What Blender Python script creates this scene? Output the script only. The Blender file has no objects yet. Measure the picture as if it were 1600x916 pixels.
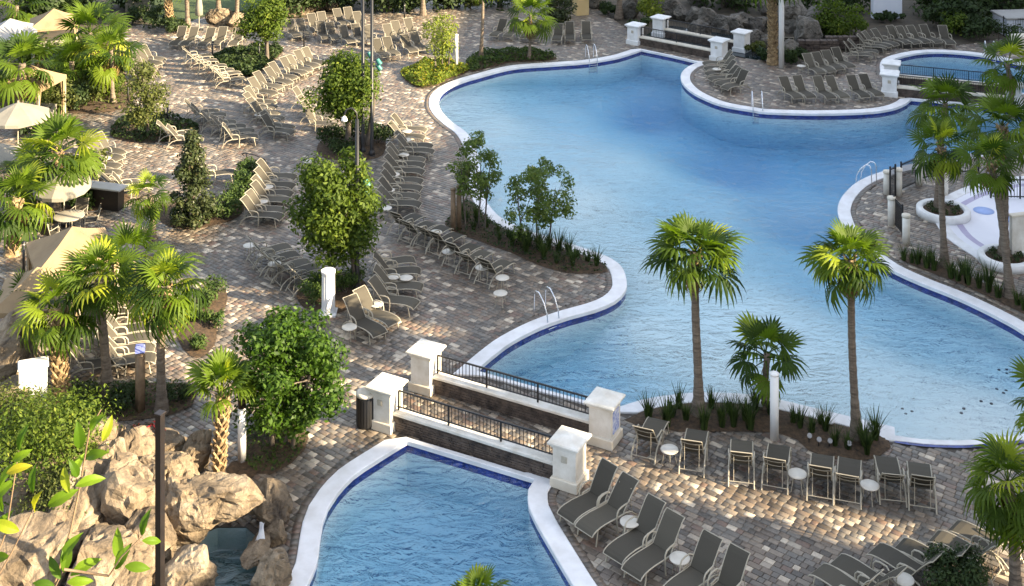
import bpy, math, random
import numpy as np
from mathutils import Vector, Matrix
from mathutils.geometry import delaunay_2d_cdt

# ------------------------------------------------------------------ camera, sky, sun, exposure
H, F, VH = 21.0, 1950.0, -455.0          # eye height (m), focal length (px of a 1600 px wide picture), horizon row
SUN_AZ, SUN_EL = -22.0, 21.0             # direction towards the sun: degrees from +X, and height
sc = bpy.context.scene
col = sc.collection
cam = bpy.data.cameras.new('camera'); camo = bpy.data.objects.new('camera', cam); col.objects.link(camo)
camo.location = (0, 0, H); camo.rotation_euler = (math.radians(90), 0, 0)
cam.sensor_width = 36; cam.sensor_fit = 'HORIZONTAL'
cam.lens = 36 * F / 1600; cam.shift_y = -(458 - VH) / 1600; cam.clip_end = 3000; cam.clip_start = 0.1
sc.camera = camo
world = bpy.data.worlds.new('World'); sc.world = world; world.use_nodes = True
wn = world.node_tree
sky = wn.nodes.new('ShaderNodeTexSky'); sky.sky_type = 'NISHITA'; sky.sun_disc = False
sky.sun_elevation = math.radians(SUN_EL); sky.sun_rotation = math.radians(90 - SUN_AZ)
sky.air_density = 1.0; sky.dust_density = 2.5; sky.ozone_density = 1.0
bg = wn.nodes['Background']; bg.inputs[1].default_value = 0.055
_tc = wn.nodes.new('ShaderNodeTexCoord'); _n = wn.nodes.new('ShaderNodeTexNoise'); _n.inputs['Scale'].default_value = 2.6; _n.inputs['Detail'].default_value = 7; _n.inputs['Roughness'].default_value = .6
_mp = wn.nodes.new('ShaderNodeMapping'); _mp.inputs['Scale'].default_value = (1, 1, 2.2); wn.links.new(_tc.outputs['Generated'], _mp.inputs['Vector']); wn.links.new(_mp.outputs[0], _n.inputs['Vector'])
_r = wn.nodes.new('ShaderNodeValToRGB'); _r.color_ramp.elements[0].position = .45; _r.color_ramp.elements[0].color = (0, 0, 0, 1); _r.color_ramp.elements[1].position = .64; _r.color_ramp.elements[1].color = (.8, .8, .8, 1); wn.links.new(_n.outputs[0], _r.inputs[0])
_m = wn.nodes.new('ShaderNodeMix'); _m.data_type = 'RGBA'; wn.links.new(_r.outputs[0], _m.inputs[0]); wn.links.new(sky.outputs[0], _m.inputs[6]); _m.inputs[7].default_value = (9.6, 10.2, 11.4, 1)   # bright scattered cloud, added to whiten water reflections and lift ambient light
wn.links.new(_m.outputs[2], bg.inputs[0])
sl = bpy.data.lights.new('sun', 'SUN'); sl.energy = 4.2; sl.angle = math.radians(0.5); sl.color = (1.0, 0.82, 0.56)
so = bpy.data.objects.new('sun', sl); col.objects.link(so)
_a, _e = math.radians(SUN_AZ), math.radians(SUN_EL)
SUND = Vector((math.cos(_e) * math.cos(_a), math.cos(_e) * math.sin(_a), math.sin(_e)))
so.rotation_euler = SUND.to_track_quat('Z', 'Y').to_euler(); so.location = (40, -10, 40)
sc.view_settings.view_transform = 'Standard'; sc.view_settings.look = 'None'
sc.view_settings.exposure = 2.42; sc.view_settings.gamma = 1.0
sc.render.engine = 'CYCLES'
sc.cycles.max_bounces = 6; sc.cycles.diffuse_bounces = 3; sc.cycles.transparent_max_bounces = 8
sc.cycles.caustics_reflective = False; sc.cycles.caustics_refractive = False

R = random.Random(7)
NR = np.random.default_rng(11)
rad = math.radians

def G(u, v, z=0.0):
    y = (H - z) * F / (v - VH)
    return Vector(((u - 800) * y / F, y, z))
def zat(v, y):                       # height of something seen at row v at distance y
    return H - (v - VH) * y / F
def xat(u, y): return (u - 800) * y / F

# ------------------------------------------------------------------ materials
MATS = {}
def nodes(name):
    m = bpy.data.materials.new(name); m.use_nodes = True; MATS[name] = m
    nt = m.node_tree; return m, nt, nt.nodes['Principled BSDF'], nt.nodes['Material Output']
def setp(p, base=None, rough=None, metal=None, spec=None):
    if base is not None: p.inputs['Base Color'].default_value = (*base, 1)
    if rough is not None: p.inputs['Roughness'].default_value = rough
    if metal is not None: p.inputs['Metallic'].default_value = metal
    if spec is not None: p.inputs['Specular IOR Level'].default_value = spec
def ramp(nt, stops, interp='LINEAR'):
    r = nt.nodes.new('ShaderNodeValToRGB'); cr = r.color_ramp; cr.interpolation = interp
    while len(cr.elements) < len(stops): cr.elements.new(0.5)
    for e, (p, c) in zip(cr.elements, stops): e.position = p; e.color = (*c, 1)
    return r
def noise(nt, scale, detail=4, rough=0.55, vec=None):
    n = nt.nodes.new('ShaderNodeTexNoise'); n.inputs['Scale'].default_value = scale
    n.inputs['Detail'].default_value = detail; n.inputs['Roughness'].default_value = rough
    if vec is not None: nt.links.new(vec, n.inputs['Vector'])
    return n
def geo_pos(nt): return nt.nodes.new('ShaderNodeNewGeometry').outputs['Position']
def obj_co(nt): return nt.nodes.new('ShaderNodeTexCoord').outputs['Object']
def bump(nt, p, h, strength=0.3, dist=0.02):
    b = nt.nodes.new('ShaderNodeBump'); b.inputs['Strength'].default_value = strength; b.inputs['Distance'].default_value = dist
    nt.links.new(h, b.inputs['Height']); nt.links.new(b.outputs[0], p.inputs['Normal']); return b
def mixc(nt, fac, a, b, mode='MIX'):
    m = nt.nodes.new('ShaderNodeMix'); m.data_type = 'RGBA'; m.blend_type = mode
    for s, i in ((fac, 0), (a, 6), (b, 7)):
        if isinstance(s, (int, float)): m.inputs[i].default_value = s
        elif isinstance(s, tuple): m.inputs[i].default_value = (*s, 1)
        else: nt.links.new(s, m.inputs[i])
    return m.outputs[2]
def plain(name, c, c2=None, scale=3.0, rough=0.6, metal=0.0, bstr=0.0, bscale=40, space='pos', spec=None, detail=4):
    m, nt, p, o = nodes(name); setp(p, c, rough, metal, spec)
    vec = geo_pos(nt) if space == 'pos' else obj_co(nt)
    if c2 is not None:
        n = noise(nt, scale, detail, 0.6, vec)
        r = ramp(nt, [(0.32, c), (0.68, c2)]); nt.links.new(n.outputs[0], r.inputs[0]); nt.links.new(r.outputs[0], p.inputs['Base Color'])
    if bstr:
        n2 = noise(nt, bscale, 5, 0.6, vec); bump(nt, p, n2.outputs[0], bstr)
    return m
PAVE = [(0.0, (0.088, 0.073, 0.057)), (.10, (0.134, 0.105, 0.079)), (.26, (0.139, 0.123, 0.102)), (.42, (0.186, 0.143, 0.103)),
        (.57, (0.173, 0.150, 0.122)), (.70, (0.229, 0.185, 0.138)), (.82, (0.166, 0.110, 0.079)), (.885, (0.368, 0.312, 0.242)), (.955, (0.540, 0.461, 0.354))]
def paver_mat(name, per_object):
    m, nt, p, o = nodes(name); setp(p, None, .48, None, .65); p.inputs['IOR'].default_value = 1.55
    if per_object:
        src = nt.nodes.new('ShaderNodeObjectInfo').outputs['Random']
    else:
        a = nt.nodes.new('ShaderNodeAttribute'); a.attribute_name = 'rnd'; src = a.outputs['Fac']
    r = ramp(nt, PAVE, 'CONSTANT'); nt.links.new(src, r.inputs[0])
    n = noise(nt, 9, 5, .65, geo_pos(nt)); big = noise(nt, .22, 3, .6, geo_pos(nt))
    c1 = mixc(nt, .55, r.outputs[0], ramp_out(nt, n.outputs[0], [(.3, (.55, .55, .55)), (.7, (1.3, 1.28, 1.25))]), 'MULTIPLY')
    c2 = mixc(nt, .6, c1, ramp_out(nt, big.outputs[0], [(.33, (.66, .62, .60)), (.5, (1.0, .99, .98)), (.67, (1.24, 1.21, 1.18))]), 'MULTIPLY')
    nt.links.new(c2, p.inputs['Base Color']); bump(nt, p, noise(nt, 60, 4, .6, geo_pos(nt)).outputs[0], .35, .01)
    return m
def ramp_out(nt, src, stops):
    r = ramp(nt, stops); nt.links.new(src, r.inputs[0]); return r.outputs[0]
paver_mat('paver', False); paver_mat('paver_single', True)
plain('joint_sand', (.055, .047, .04), (.09, .075, .06), 6, .9)
plain('soil', (.05, .042, .03), (.09, .07, .045), 2, .95, bstr=.4)
plain('mulch', (.028, .019, .011), (.11, .068, .036), 9, .95, bstr=.9, bscale=35)
plain('coping', (.64, .63, .62), (.80, .80, .81), 1.6, .6, bstr=.15, bscale=30)
plain('stucco', (.60, .555, .47), (.80, .77, .70), 2.2, .8, bstr=.25, bscale=25)
plain('stucco_white', (.66, .66, .64), (.82, .82, .81), 2.2, .8, bstr=.2, bscale=25)
plain('stucco_trim', (.62, .55, .43), (.74, .68, .57), 2, .8, bstr=.25, bscale=25)
plain('plaque', (.42, .38, .30), (.5, .46, .38), 20, .8)
plain('veneer', (.030, .022, .018), (.12, .09, .07), 4, .85, bstr=.5, bscale=18)
plain('iron', (.012, .012, .013), None, 1, .45)
plain('bronze', (.010, .008, .007), (.018, .013, .010), 4, .4, space='pos')
plain('frame', (.34, .305, .235), (.42, .38, .30), 2, .5, spec=.25)
plain('table_top', (.52, .48, .41), (.60, .56, .48), 4, .35)
plain('steel', (.75, .76, .78), None, 1, .18, .9)
plain('white_pole', (.74, .73, .70), (.80, .79, .77), 2, .45)
plain('canvas_tan', (.23, .16, .088), (.29, .21, .115), 1.5, .9, bstr=.1)
plain('canvas_cream', (.20, .185, .15), (.255, .235, .19), 1.2, .9, bstr=.1)
plain('canvas_grey', (.32, .31, .29), (.38, .37, .35), 1.2, .9)
plain('wood', (.16, .105, .06), (.25, .17, .10), 5, .7, bstr=.3)
plain('glass_top', (.20, .25, .26), None, 1, .12)
plain('teal_paint', (.03, .16, .14), None, 1, .5)
plain('sign_blue', (.12, .20, .55), (.75, .77, .82), 14, .6)
plain('blue_paint', (.16, .20, .55), (.22, .26, .62), 3, .6)
plain('lens_white', (.26, .25, .24), None, 1, .3)
plain('roof_dark', (.04, .04, .045), (.07, .065, .065), 3, .8)
plain('wall_white', (.68, .71, .78), (.74, .76, .82), 1, .8)
plain('wall_yellow', (.55, .40, .18), (.62, .47, .24), 1, .8)
plain('pad_white', (.72, .72, .78), (.78, .78, .83), .8, .6)
plain('pad_lilac', (.40, .36, .50), (.46, .42, .56), 2, .6)
plain('pad_blue', (.30, .42, .75), (.36, .48, .80), 2, .6)
plain('hotel_wall', (.55, .48, .38), (.62, .55, .44), .3, .85)
plain('window_glass', (.03, .04, .05), None, 1, .08)
plain('red_petal', (.45, .02, .02), (.6, .05, .03), 20, .6)
plain('umber_leaf', (.25, .12, .03), (.4, .22, .06), 20, .6)
plain('lawn_grass', (.03, .055, .012), (.06, .09, .02), 3, .9, bstr=.6, bscale=60)
plain('dark_water', (.02, .03, .035), None, 1, .05)
def sling_mat():
    m, nt, p, o = nodes('sling'); setp(p, (.17, .16, .135), .7, None, .15)
    oi = nt.nodes.new('ShaderNodeObjectInfo')
    c = ramp_out(nt, oi.outputs['Random'], [(0, (.060, .054, .042)), (.5, (.076, .068, .053)), (1, (.096, .086, .066))])
    w = nt.nodes.new('ShaderNodeTexWave'); w.inputs['Scale'].default_value = 60; w.inputs['Distortion'].default_value = .5
    nt.links.new(obj_co(nt), w.inputs['Vector'])
    nt.links.new(mixc(nt, .2, c, ramp_out(nt, w.outputs[0], [(0, (.6, .6, .6)), (1, (1.2, 1.2, 1.2))]), 'MULTIPLY'), p.inputs['Base Color'])
sling_mat()
def tile_mat():
    m, nt, p, o = nodes('tile_navy'); setp(p, (.012, .02, .14), .15)
    b = nt.nodes.new('ShaderNodeTexVoronoi'); b.inputs['Scale'].default_value = 9; nt.links.new(geo_pos(nt), b.inputs['Vector'])
    nt.links.new(ramp_out(nt, b.outputs['Color'], [(0, (.008, .014, .085)), (1, (.028, .055, .28))]), p.inputs['Base Color'])
tile_mat()
def plaster_mat(name, c, c2):
    m, nt, p, o = nodes(name); setp(p, c, .7)
    n = noise(nt, .35, 4, .55, geo_pos(nt))
    nt.links.new(ramp_out(nt, n.outputs[0], [(.3, c), (.7, c2)]), p.inputs['Base Color'])
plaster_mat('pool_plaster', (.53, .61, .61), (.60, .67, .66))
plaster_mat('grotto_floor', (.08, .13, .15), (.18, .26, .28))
def water_mat(name, absorb, dens, chop):
    m, nt, p, o = nodes(name); nt.nodes.remove(p)
    tr = nt.nodes.new('ShaderNodeBsdfTransparent'); gl = nt.nodes.new('ShaderNodeBsdfGlossy'); gl.inputs['Roughness'].default_value = .03
    fr = nt.nodes.new('ShaderNodeFresnel'); fr.inputs['IOR'].default_value = 1.75
    mx = nt.nodes.new('ShaderNodeMixShader')
    pos = geo_pos(nt)
    mp = nt.nodes.new('ShaderNodeMapping'); mp.inputs['Scale'].default_value = (.55, 1.0, 1.0); mp.inputs['Rotation'].default_value = (0, 0, rad(12)); nt.links.new(pos, mp.inputs['Vector'])
    n1 = noise(nt, .8, 3, .5, mp.outputs[0]); n2 = noise(nt, 2.6, 4, .55, mp.outputs[0]); n3 = noise(nt, 6.0, 3, .5, pos)
    n1.inputs['Distortion'].default_value = .8; n2.inputs['Distortion'].default_value = 1.2
    pt = noise(nt, .09, 2, .5, pos)           # calmer and choppier patches
    pr = nt.nodes.new('ShaderNodeMapRange'); pr.inputs[1].default_value = .38; pr.inputs[2].default_value = .62; pr.inputs[3].default_value = .3; pr.inputs[4].default_value = 1.9
    nt.links.new(pt.outputs[0], pr.inputs[0])
    def mul(a, k):
        q = nt.nodes.new('ShaderNodeMath'); q.operation = 'MULTIPLY'
        for i, s in enumerate((a, k)):
            if isinstance(s, (int, float)): q.inputs[i].default_value = s
            else: nt.links.new(s, q.inputs[i])
        return q.outputs[0]
    def add(a, b):
        q = nt.nodes.new('ShaderNodeMath'); q.operation = 'ADD'; nt.links.new(a, q.inputs[0]); nt.links.new(b, q.inputs[1]); return q.outputs[0]
    hgt = mul(add(add(mul(n1.outputs[0], .42), mul(n2.outputs[0], .48)), mul(n3.outputs[0], .10)), pr.outputs[0])
    b = nt.nodes.new('ShaderNodeBump'); b.inputs['Strength'].default_value = chop; b.inputs['Distance'].default_value = 1.0
    nt.links.new(hgt, b.inputs['Height'])
    nt.links.new(b.outputs[0], gl.inputs['Normal']); nt.links.new(b.outputs[0], fr.inputs['Normal'])
    gb = nt.nodes.new('ShaderNodeNewGeometry'); ib = nt.nodes.new('ShaderNodeMath'); ib.operation = 'SUBTRACT'; ib.inputs[0].default_value = 1.0; nt.links.new(gb.outputs['Backfacing'], ib.inputs[1])
    nt.links.new(mul(fr.outputs[0], ib.outputs[0]), mx.inputs[0]); nt.links.new(tr.outputs[0], mx.inputs[1]); nt.links.new(gl.outputs[0], mx.inputs[2])
    nt.links.new(mx.outputs[0], o.inputs['Surface'])
    va = nt.nodes.new('ShaderNodeVolumeAbsorption'); va.inputs['Color'].default_value = (*absorb, 1); va.inputs['Density'].default_value = dens
    nt.links.new(va.outputs[0], o.inputs['Volume'])
water_mat('pool_water', (.16, .64, .86), .35, 1.0)
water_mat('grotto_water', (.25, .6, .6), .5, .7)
def cascade_mat():
    m, nt, p, o = nodes('white_water'); setp(p, (.75, .80, .85), .35); p.inputs['Alpha'].default_value = .6
    n = noise(nt, 14, 4, .6, geo_pos(nt)); bump(nt, p, n.outputs[0], .8, .05)
cascade_mat()
def leaf_mat(name, a, b, trans=.35, rough=.5, per='face', yellow=None):
    m, nt, p, o = nodes(name); setp(p, a, rough + .1, None, .2)
    if per == 'face':
        at = nt.nodes.new('ShaderNodeAttribute'); at.attribute_name = 'rnd'; src = at.outputs['Fac']
    else:
        src = nt.nodes.new('ShaderNodeObjectInfo').outputs['Random']
    stops = [(0, a), (.85, b)] + ([(1.0, yellow)] if yellow else [])
    r = ramp(nt, stops); nt.links.new(src, r.inputs[0]); nt.links.new(r.outputs[0], p.inputs['Base Color'])
    tl = nt.nodes.new('ShaderNodeBsdfTranslucent')
    nt.links.new(mixc(nt, 1.0, r.outputs[0], (1.5, 1.6, .7), 'MULTIPLY'), tl.inputs[0])
    mx = nt.nodes.new('ShaderNodeMixShader'); mx.inputs[0].default_value = trans
    nt.links.new(p.outputs[0], mx.inputs[1]); nt.links.new(tl.outputs[0], mx.inputs[2]); nt.links.new(mx.outputs[0], o.inputs['Surface'])
leaf_mat('leaf_oak', (0.028, 0.055, 0.008), (0.106, 0.152, 0.018), .38, yellow=(0.198, 0.231, 0.032))
leaf_mat('leaf_dark', (.014, .028, .010), (.045, .070, .020), .2)
leaf_mat('leaf_gloss', (0.013, 0.037, 0.005), (0.058, 0.112, 0.010), .3, .42)
leaf_mat('leaf_thin', (0.059, 0.096, 0.021), (0.128, 0.178, 0.037), .3, yellow=(0.280, 0.280, 0.067))
leaf_mat('leaf_yellow', (0.103, 0.140, 0.020), (0.190, 0.232, 0.032), .35, yellow=(0.332, 0.315, 0.039))
leaf_mat('leaf_magnolia', (.020, .032, .012), (.055, .068, .024), .15, .3, yellow=(.15, .12, .05))
leaf_mat('leaf_olive', (0.050, 0.069, 0.017), (0.108, 0.121, 0.031), .3)
leaf_mat('leaf_big', (0.054, 0.112, 0.008), (0.171, 0.272, 0.016), .45, .35, per='object', yellow=(0.378, 0.299, 0.020))
leaf_mat('grass_blade', (.018, .035, .010), (.060, .090, .022), .25)
leaf_mat('cover_green', (.02, .045, .012), (.075, .115, .025), .25)
leaf_mat('cover_lime', (0.075, 0.120, 0.015), (0.180, 0.217, 0.030), .35, yellow=(0.338, 0.247, 0.022))
leaf_mat('frond', (0.023, 0.049, 0.006), (0.108, 0.167, 0.011), .40, .45, per='object', yellow=(0.343, 0.371, 0.029))
leaf_mat('frond_dry', (.20, .13, .05), (.36, .25, .11), .2, .8, per='object')
def bark(name, c, c2, sx=14):
    m, nt, p, o = nodes(name); setp(p, c, .9)
    mp = nt.nodes.new('ShaderNodeMapping'); mp.inputs['Scale'].default_value = (2.5, 2.5, sx); nt.links.new(geo_pos(nt), mp.inputs['Vector'])
    n = noise(nt, 1.2, 5, .65, mp.outputs[0])
    nt.links.new(ramp_out(nt, n.outputs[0], [(.3, c), (.7, c2)]), p.inputs['Base Color']); bump(nt, p, n.outputs[0], .9, .05)
bark('palm_bark', (.085, .062, .045), (.24, .19, .14)); bark('boot_bark', (.10, .055, .025), (.46, .33, .17), 6); bark('tree_bark', (.05, .04, .032), (.16, .13, .10), 2)
def rock_mat(name, a, b, c):
    m, nt, p, o = nodes(name); setp(p, a, .85)
    pos = geo_pos(nt); n = noise(nt, 1.1, 8, .65, pos); n.inputs['Distortion'].default_value = .6; n2 = noise(nt, 6, 6, .7, pos)
    v = nt.nodes.new('ShaderNodeTexVoronoi'); v.feature = 'DISTANCE_TO_EDGE'; v.inputs['Scale'].default_value = 1.3; nt.links.new(pos, v.inputs['Vector'])
    c1 = ramp_out(nt, n.outputs[0], [(.28, a), (.5, b), (.72, c)])
    c2 = mixc(nt, .5, c1, ramp_out(nt, n2.outputs[0], [(.3, (.5, .48, .45)), (.7, (1.25, 1.22, 1.15))]), 'MULTIPLY')
    nt.links.new(c2, p.inputs['Base Color'])
    cr = ramp_out(nt, v.outputs[0], [(0, (0, 0, 0)), (.05, (1, 1, 1))])
    bb = nt.nodes.new('ShaderNodeBump'); bb.inputs['Strength'].default_value = .5; bb.inputs['Distance'].default_value = .06; nt.links.new(cr, bb.inputs['Height'])
    b2 = nt.nodes.new('ShaderNodeBump'); b2.inputs['Strength'].default_value = .9; b2.inputs['Distance'].default_value = .12
    nt.links.new(n2.outputs[0], b2.inputs['Height']); nt.links.new(bb.outputs[0], b2.inputs['Normal']); nt.links.new(b2.outputs[0], p.inputs['Normal'])
rock_mat('rock_warm', (.045, .033, .023), (.21, .16, .105), (.42, .345, .25))
rock_mat('rock_grey', (.035, .031, .027), (.11, .10, .085), (.24, .215, .18))

# ------------------------------------------------------------------ mesh helpers
def link(o): col.objects.link(o); return o
def tag(o, label=None, cat=None, group=None, kind=None):
    if label: o['label'] = label
    if cat: o['category'] = cat
    if group: o['group'] = group
    if kind: o['kind'] = kind
    return o
def empty(name, loc=(0, 0, 0), rz=0.0):
    o = bpy.data.objects.new(name, None); o.empty_display_size = .2; o.location = loc; o.rotation_euler = (0, 0, rz); return link(o)
def inst(name, me, parent=None, loc=(0, 0, 0), rot=(0, 0, 0), scale=(1, 1, 1)):
    o = bpy.data.objects.new(name, me); o.parent = parent; o.location = loc; o.rotation_euler = rot; o.scale = scale; return link(o)
class MB:
    def __init__(s): s.v = []; s.f = []; s.smooth = []
    def add(s, vs, fs, smooth=False):
        b = len(s.v); s.v.extend([tuple(x) for x in vs]); s.f.extend([tuple(i + b for i in f) for f in fs]); s.smooth.extend([smooth] * len(fs)); return s
    def box(s, c, size, rz=0.0, bev=0.0, taper=1.0):
        hx, hy, hz = (q / 2 for q in size); M = Matrix.Rotation(rz, 3, 'Z'); c = Vector(c)
        if bev <= 0:
            vs = [c + M @ Vector((x * hx * (taper if z > 0 else 1), y * hy * (taper if z > 0 else 1), z * hz)) for z in (-1, 1) for x, y in ((-1, -1), (1, -1), (1, 1), (-1, 1))]
            return s.add(vs, [(3, 2, 1, 0), (4, 5, 6, 7), (0, 1, 5, 4), (1, 2, 6, 5), (2, 3, 7, 6), (3, 0, 4, 7)])
        rings = []
        for z, k in ((-hz, bev), (-hz + bev, 0), (hz - bev, 0), (hz, bev)):
            rings.append([c + M @ Vector((x * (hx - k), y * (hy - k), z)) for x, y in ((-1, -1), (1, -1), (1, 1), (-1, 1))])
        vs = [p for r in rings for p in r]; fs = [(3, 2, 1, 0), (12, 13, 14, 15)]
        for i in range(3):
            for j in range(4): a = i * 4 + j; b = i * 4 + (j + 1) % 4; fs.append((a, b, b + 4, a + 4))
        return s.add(vs, fs)
    def tube(s, pts, r, n=6, cap=True, smooth=True, up=None):
        pts = [Vector(p) for p in pts]; k = len(pts); rr = [r] * k if isinstance(r, (int, float)) else list(r)
        rings = []; t0 = (pts[1] - pts[0]).normalized(); u = Vector((0, 0, 1)) if abs(t0.z) < .9 else Vector((1, 0, 0))
        for i, p in enumerate(pts):
            t = ((pts[i + 1] if i < k - 1 else p) - (pts[i - 1] if i else p)).normalized()
            sx = t.cross(u)
            if sx.length < 1e-5: sx = t.cross(Vector((0, 1, 0)))
            sx.normalize(); u = sx.cross(t).normalized()
            rings.append([p + (sx * math.cos(2 * math.pi * j / n) + u * math.sin(2 * math.pi * j / n)) * rr[i] for j in range(n)])
        fs = []
        for i in range(k - 1):
            for j in range(n): a = i * n + j; b = i * n + (j + 1) % n; fs.append((a, a + n, b + n, b))
        s.add([p for q in rings for p in q], fs, smooth)
        if cap:
            s.add(rings[0], [tuple(range(n))]); s.add(rings[-1], [tuple(range(n))[::-1]])
        return s
    def lathe(s, prof, n=16, c=(0, 0, 0), smooth=True, rz=0.0, sq=None):
        c = Vector(c); vs = []
        for r, z in prof:
            for j in range(n):
                a = 2 * math.pi * j / n + rz; vs.append(c + Vector((r * math.cos(a), r * math.sin(a), z)))
        fs = []
        for i in range(len(prof) - 1):
            for j in range(n): a = i * n + j; b = i * n + (j + 1) % n; fs.append((a, b, b + n, a + n))
        if prof[0][0] > 1e-4: fs.append(tuple(range(n))[::-1])
        if prof[-1][0] > 1e-4: fs.append(tuple(range((len(prof) - 1) * n, len(prof) * n)))
        return s.add(vs, fs, smooth)
    def sheet(s, prof, w, th, smooth=True):       # prof: list of (y, z); sling of half width w, thickness th
        n = len(prof); vs = []
        for y, z in prof:
            vs += [(-w, y, z), (w, y, z), (w, y, z - th), (-w, y, z - th)]
        fs = [(0, 1, 2, 3), (4 * n - 1, 4 * n - 2, 4 * n - 3, 4 * n - 4)]
        for i in range(n - 1):
            for j in range(4): a = 4 * i + j; b = 4 * i + (j + 1) % 4; fs.append((a, a + 4, b + 4, b))
        return s.add(vs, fs, False)
    def mesh(s, name, mat):
        me = bpy.data.meshes.new(name); me.from_pydata(s.v, [], s.f)
        me.polygons.foreach_set('use_smooth', s.smooth); me.materials.append(MATS[mat]); me.update(); return me
    def build(s, name, mat, parent=None, loc=(0, 0, 0), rot=(0, 0, 0)):
        return inst(name, s.mesh(name, mat), parent, loc, rot)
def npmesh(name, verts, quads, mat, rnd=None, smooth=False):
    me = bpy.data.meshes.new(name); verts = np.asarray(verts, np.float32); quads = np.asarray(quads, np.int32)
    n, k = quads.shape
    me.vertices.add(len(verts)); me.vertices.foreach_set('co', verts.ravel())
    me.loops.add(n * k); me.loops.foreach_set('vertex_index', quads.ravel())
    me.polygons.add(n); me.polygons.foreach_set('loop_start', np.arange(0, n * k, k, dtype=np.int32))
    if smooth: me.polygons.foreach_set('use_smooth', np.ones(n, bool))
    me.materials.append(MATS[mat])
    if rnd is not None:
        a = me.attributes.new('rnd', 'FLOAT', 'FACE'); a.data.foreach_set('value', np.asarray(rnd, np.float32))
    me.update(calc_edges=True); me.validate(); return me
def inside(px, py, poly):
    x, y = np.asarray(px), np.asarray(py); r = np.zeros(x.shape, bool); n = len(poly)
    for i in range(n):
        x0, y0 = poly[i]; x1, y1 = poly[(i + 1) % n]
        if y0 == y1: continue
        c = ((y0 > y) != (y1 > y)) & (x < (x1 - x0) * (y - y0) / (y1 - y0) + x0); r ^= c
    return r
def dist_to(px, py, poly):
    x, y = np.asarray(px, float), np.asarray(py, float); d = np.full(x.shape, 1e9); n = len(poly)
    for i in range(n):
        ax, ay = poly[i]; bx, by = poly[(i + 1) % n]; dx, dy = bx - ax, by - ay; L = dx * dx + dy * dy + 1e-12
        t = np.clip(((x - ax) * dx + (y - ay) * dy) / L, 0, 1); d = np.minimum(d, np.hypot(x - ax - t * dx, y - ay - t * dy))
    return d
def spline(pts, step=.35, closed=False):
    P = [Vector((p[0], p[1])) for p in pts]; n = len(P); out = []
    for i in range(n if closed else n - 1):
        p0 = P[i - 1] if (closed or i > 0) else P[0] * 2 - P[1]; p1 = P[i]; p2 = P[(i + 1) % n]
        p3 = P[(i + 2) % n] if (closed or i < n - 2) else P[n - 1] * 2 - P[n - 2]
        m = max(1, int((p2 - p1).length / step))
        for k in range(m):
            t = k / m
            q = .5 * ((2 * p1) + (p2 - p0) * t + (2 * p0 - 5 * p1 + 4 * p2 - p3) * t * t + (3 * p1 - p0 - 3 * p2 + p3) * t ** 3); out.append((q.x, q.y))
    if not closed: out.append((P[-1].x, P[-1].y))
    return out
def area(p): return .5 * sum(p[i][0] * p[(i + 1) % len(p)][1] - p[(i + 1) % len(p)][0] * p[i][1] for i in range(len(p)))
def normals(p):                       # outward normals of a counter-clockwise loop, mitred
    n = len(p); out = []
    for i in range(n):
        a, b, c = (Vector(p[i - 1]), Vector(p[i]), Vector(p[(i + 1) % n]))
        e1 = (b - a).normalized(); e2 = (c - b).normalized(); n1 = Vector((e1.y, -e1.x)); n2 = Vector((e2.y, -e2.x)); m = n1 + n2
        m = m.normalized() if m.length > 1e-6 else n1
        out.append(m / max(.55, m.dot(n1)))
    return out
def offset(p, w):
    N = normals(p); ww = [w] * len(p) if isinstance(w, (int, float)) else w
    return [(q[0] + m.x * k, q[1] + m.y * k) for q, m, k in zip(p, N, ww)]
def tri_region(outer, holes=(), pts=()):
    V = [Vector(q[:2]) for q in outer]; E = [(i, (i + 1) % len(outer)) for i in range(len(outer))]
    for h in holes:
        b = len(V); V += [Vector(q[:2]) for q in h]; E += [(b + i, b + (i + 1) % len(h)) for i in range(len(h))]
    V += [Vector(q[:2]) for q in pts]
    r = delaunay_2d_cdt(V, E, [], 0, 1e-5); vo = np.array([(v.x, v.y) for v in r[0]]); fo = np.array([f for f in r[2] if len(f) == 3])
    c = vo[fo].mean(axis=1); k = inside(c[:, 0], c[:, 1], outer)
    for h in holes: k &= ~inside(c[:, 0], c[:, 1], h)
    fo = fo[k]; a = vo[fo]; s = (a[:, 1, 0] - a[:, 0, 0]) * (a[:, 2, 1] - a[:, 0, 1]) - (a[:, 1, 1] - a[:, 0, 1]) * (a[:, 2, 0] - a[:, 0, 0])
    fo[s < 0] = fo[s < 0][:, ::-1]; return vo, fo
def grid_in(poly, step, margin=.15):
    xs = [q[0] for q in poly]; ys = [q[1] for q in poly]
    gx, gy = np.meshgrid(np.arange(min(xs), max(xs), step), np.arange(min(ys), max(ys), step)); gx = gx.ravel(); gy = gy.ravel()
    k = inside(gx, gy, poly) & (dist_to(gx, gy, poly) > margin); return np.stack([gx[k], gy[k]], 1)
ORD = ['first', 'second', 'third', 'fourth', 'fifth', 'sixth', 'seventh', 'eighth', 'ninth', 'tenth', 'eleventh', 'twelfth']
def W(pts): return [tuple(G(u, v)[:2]) for u, v in pts]

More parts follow.
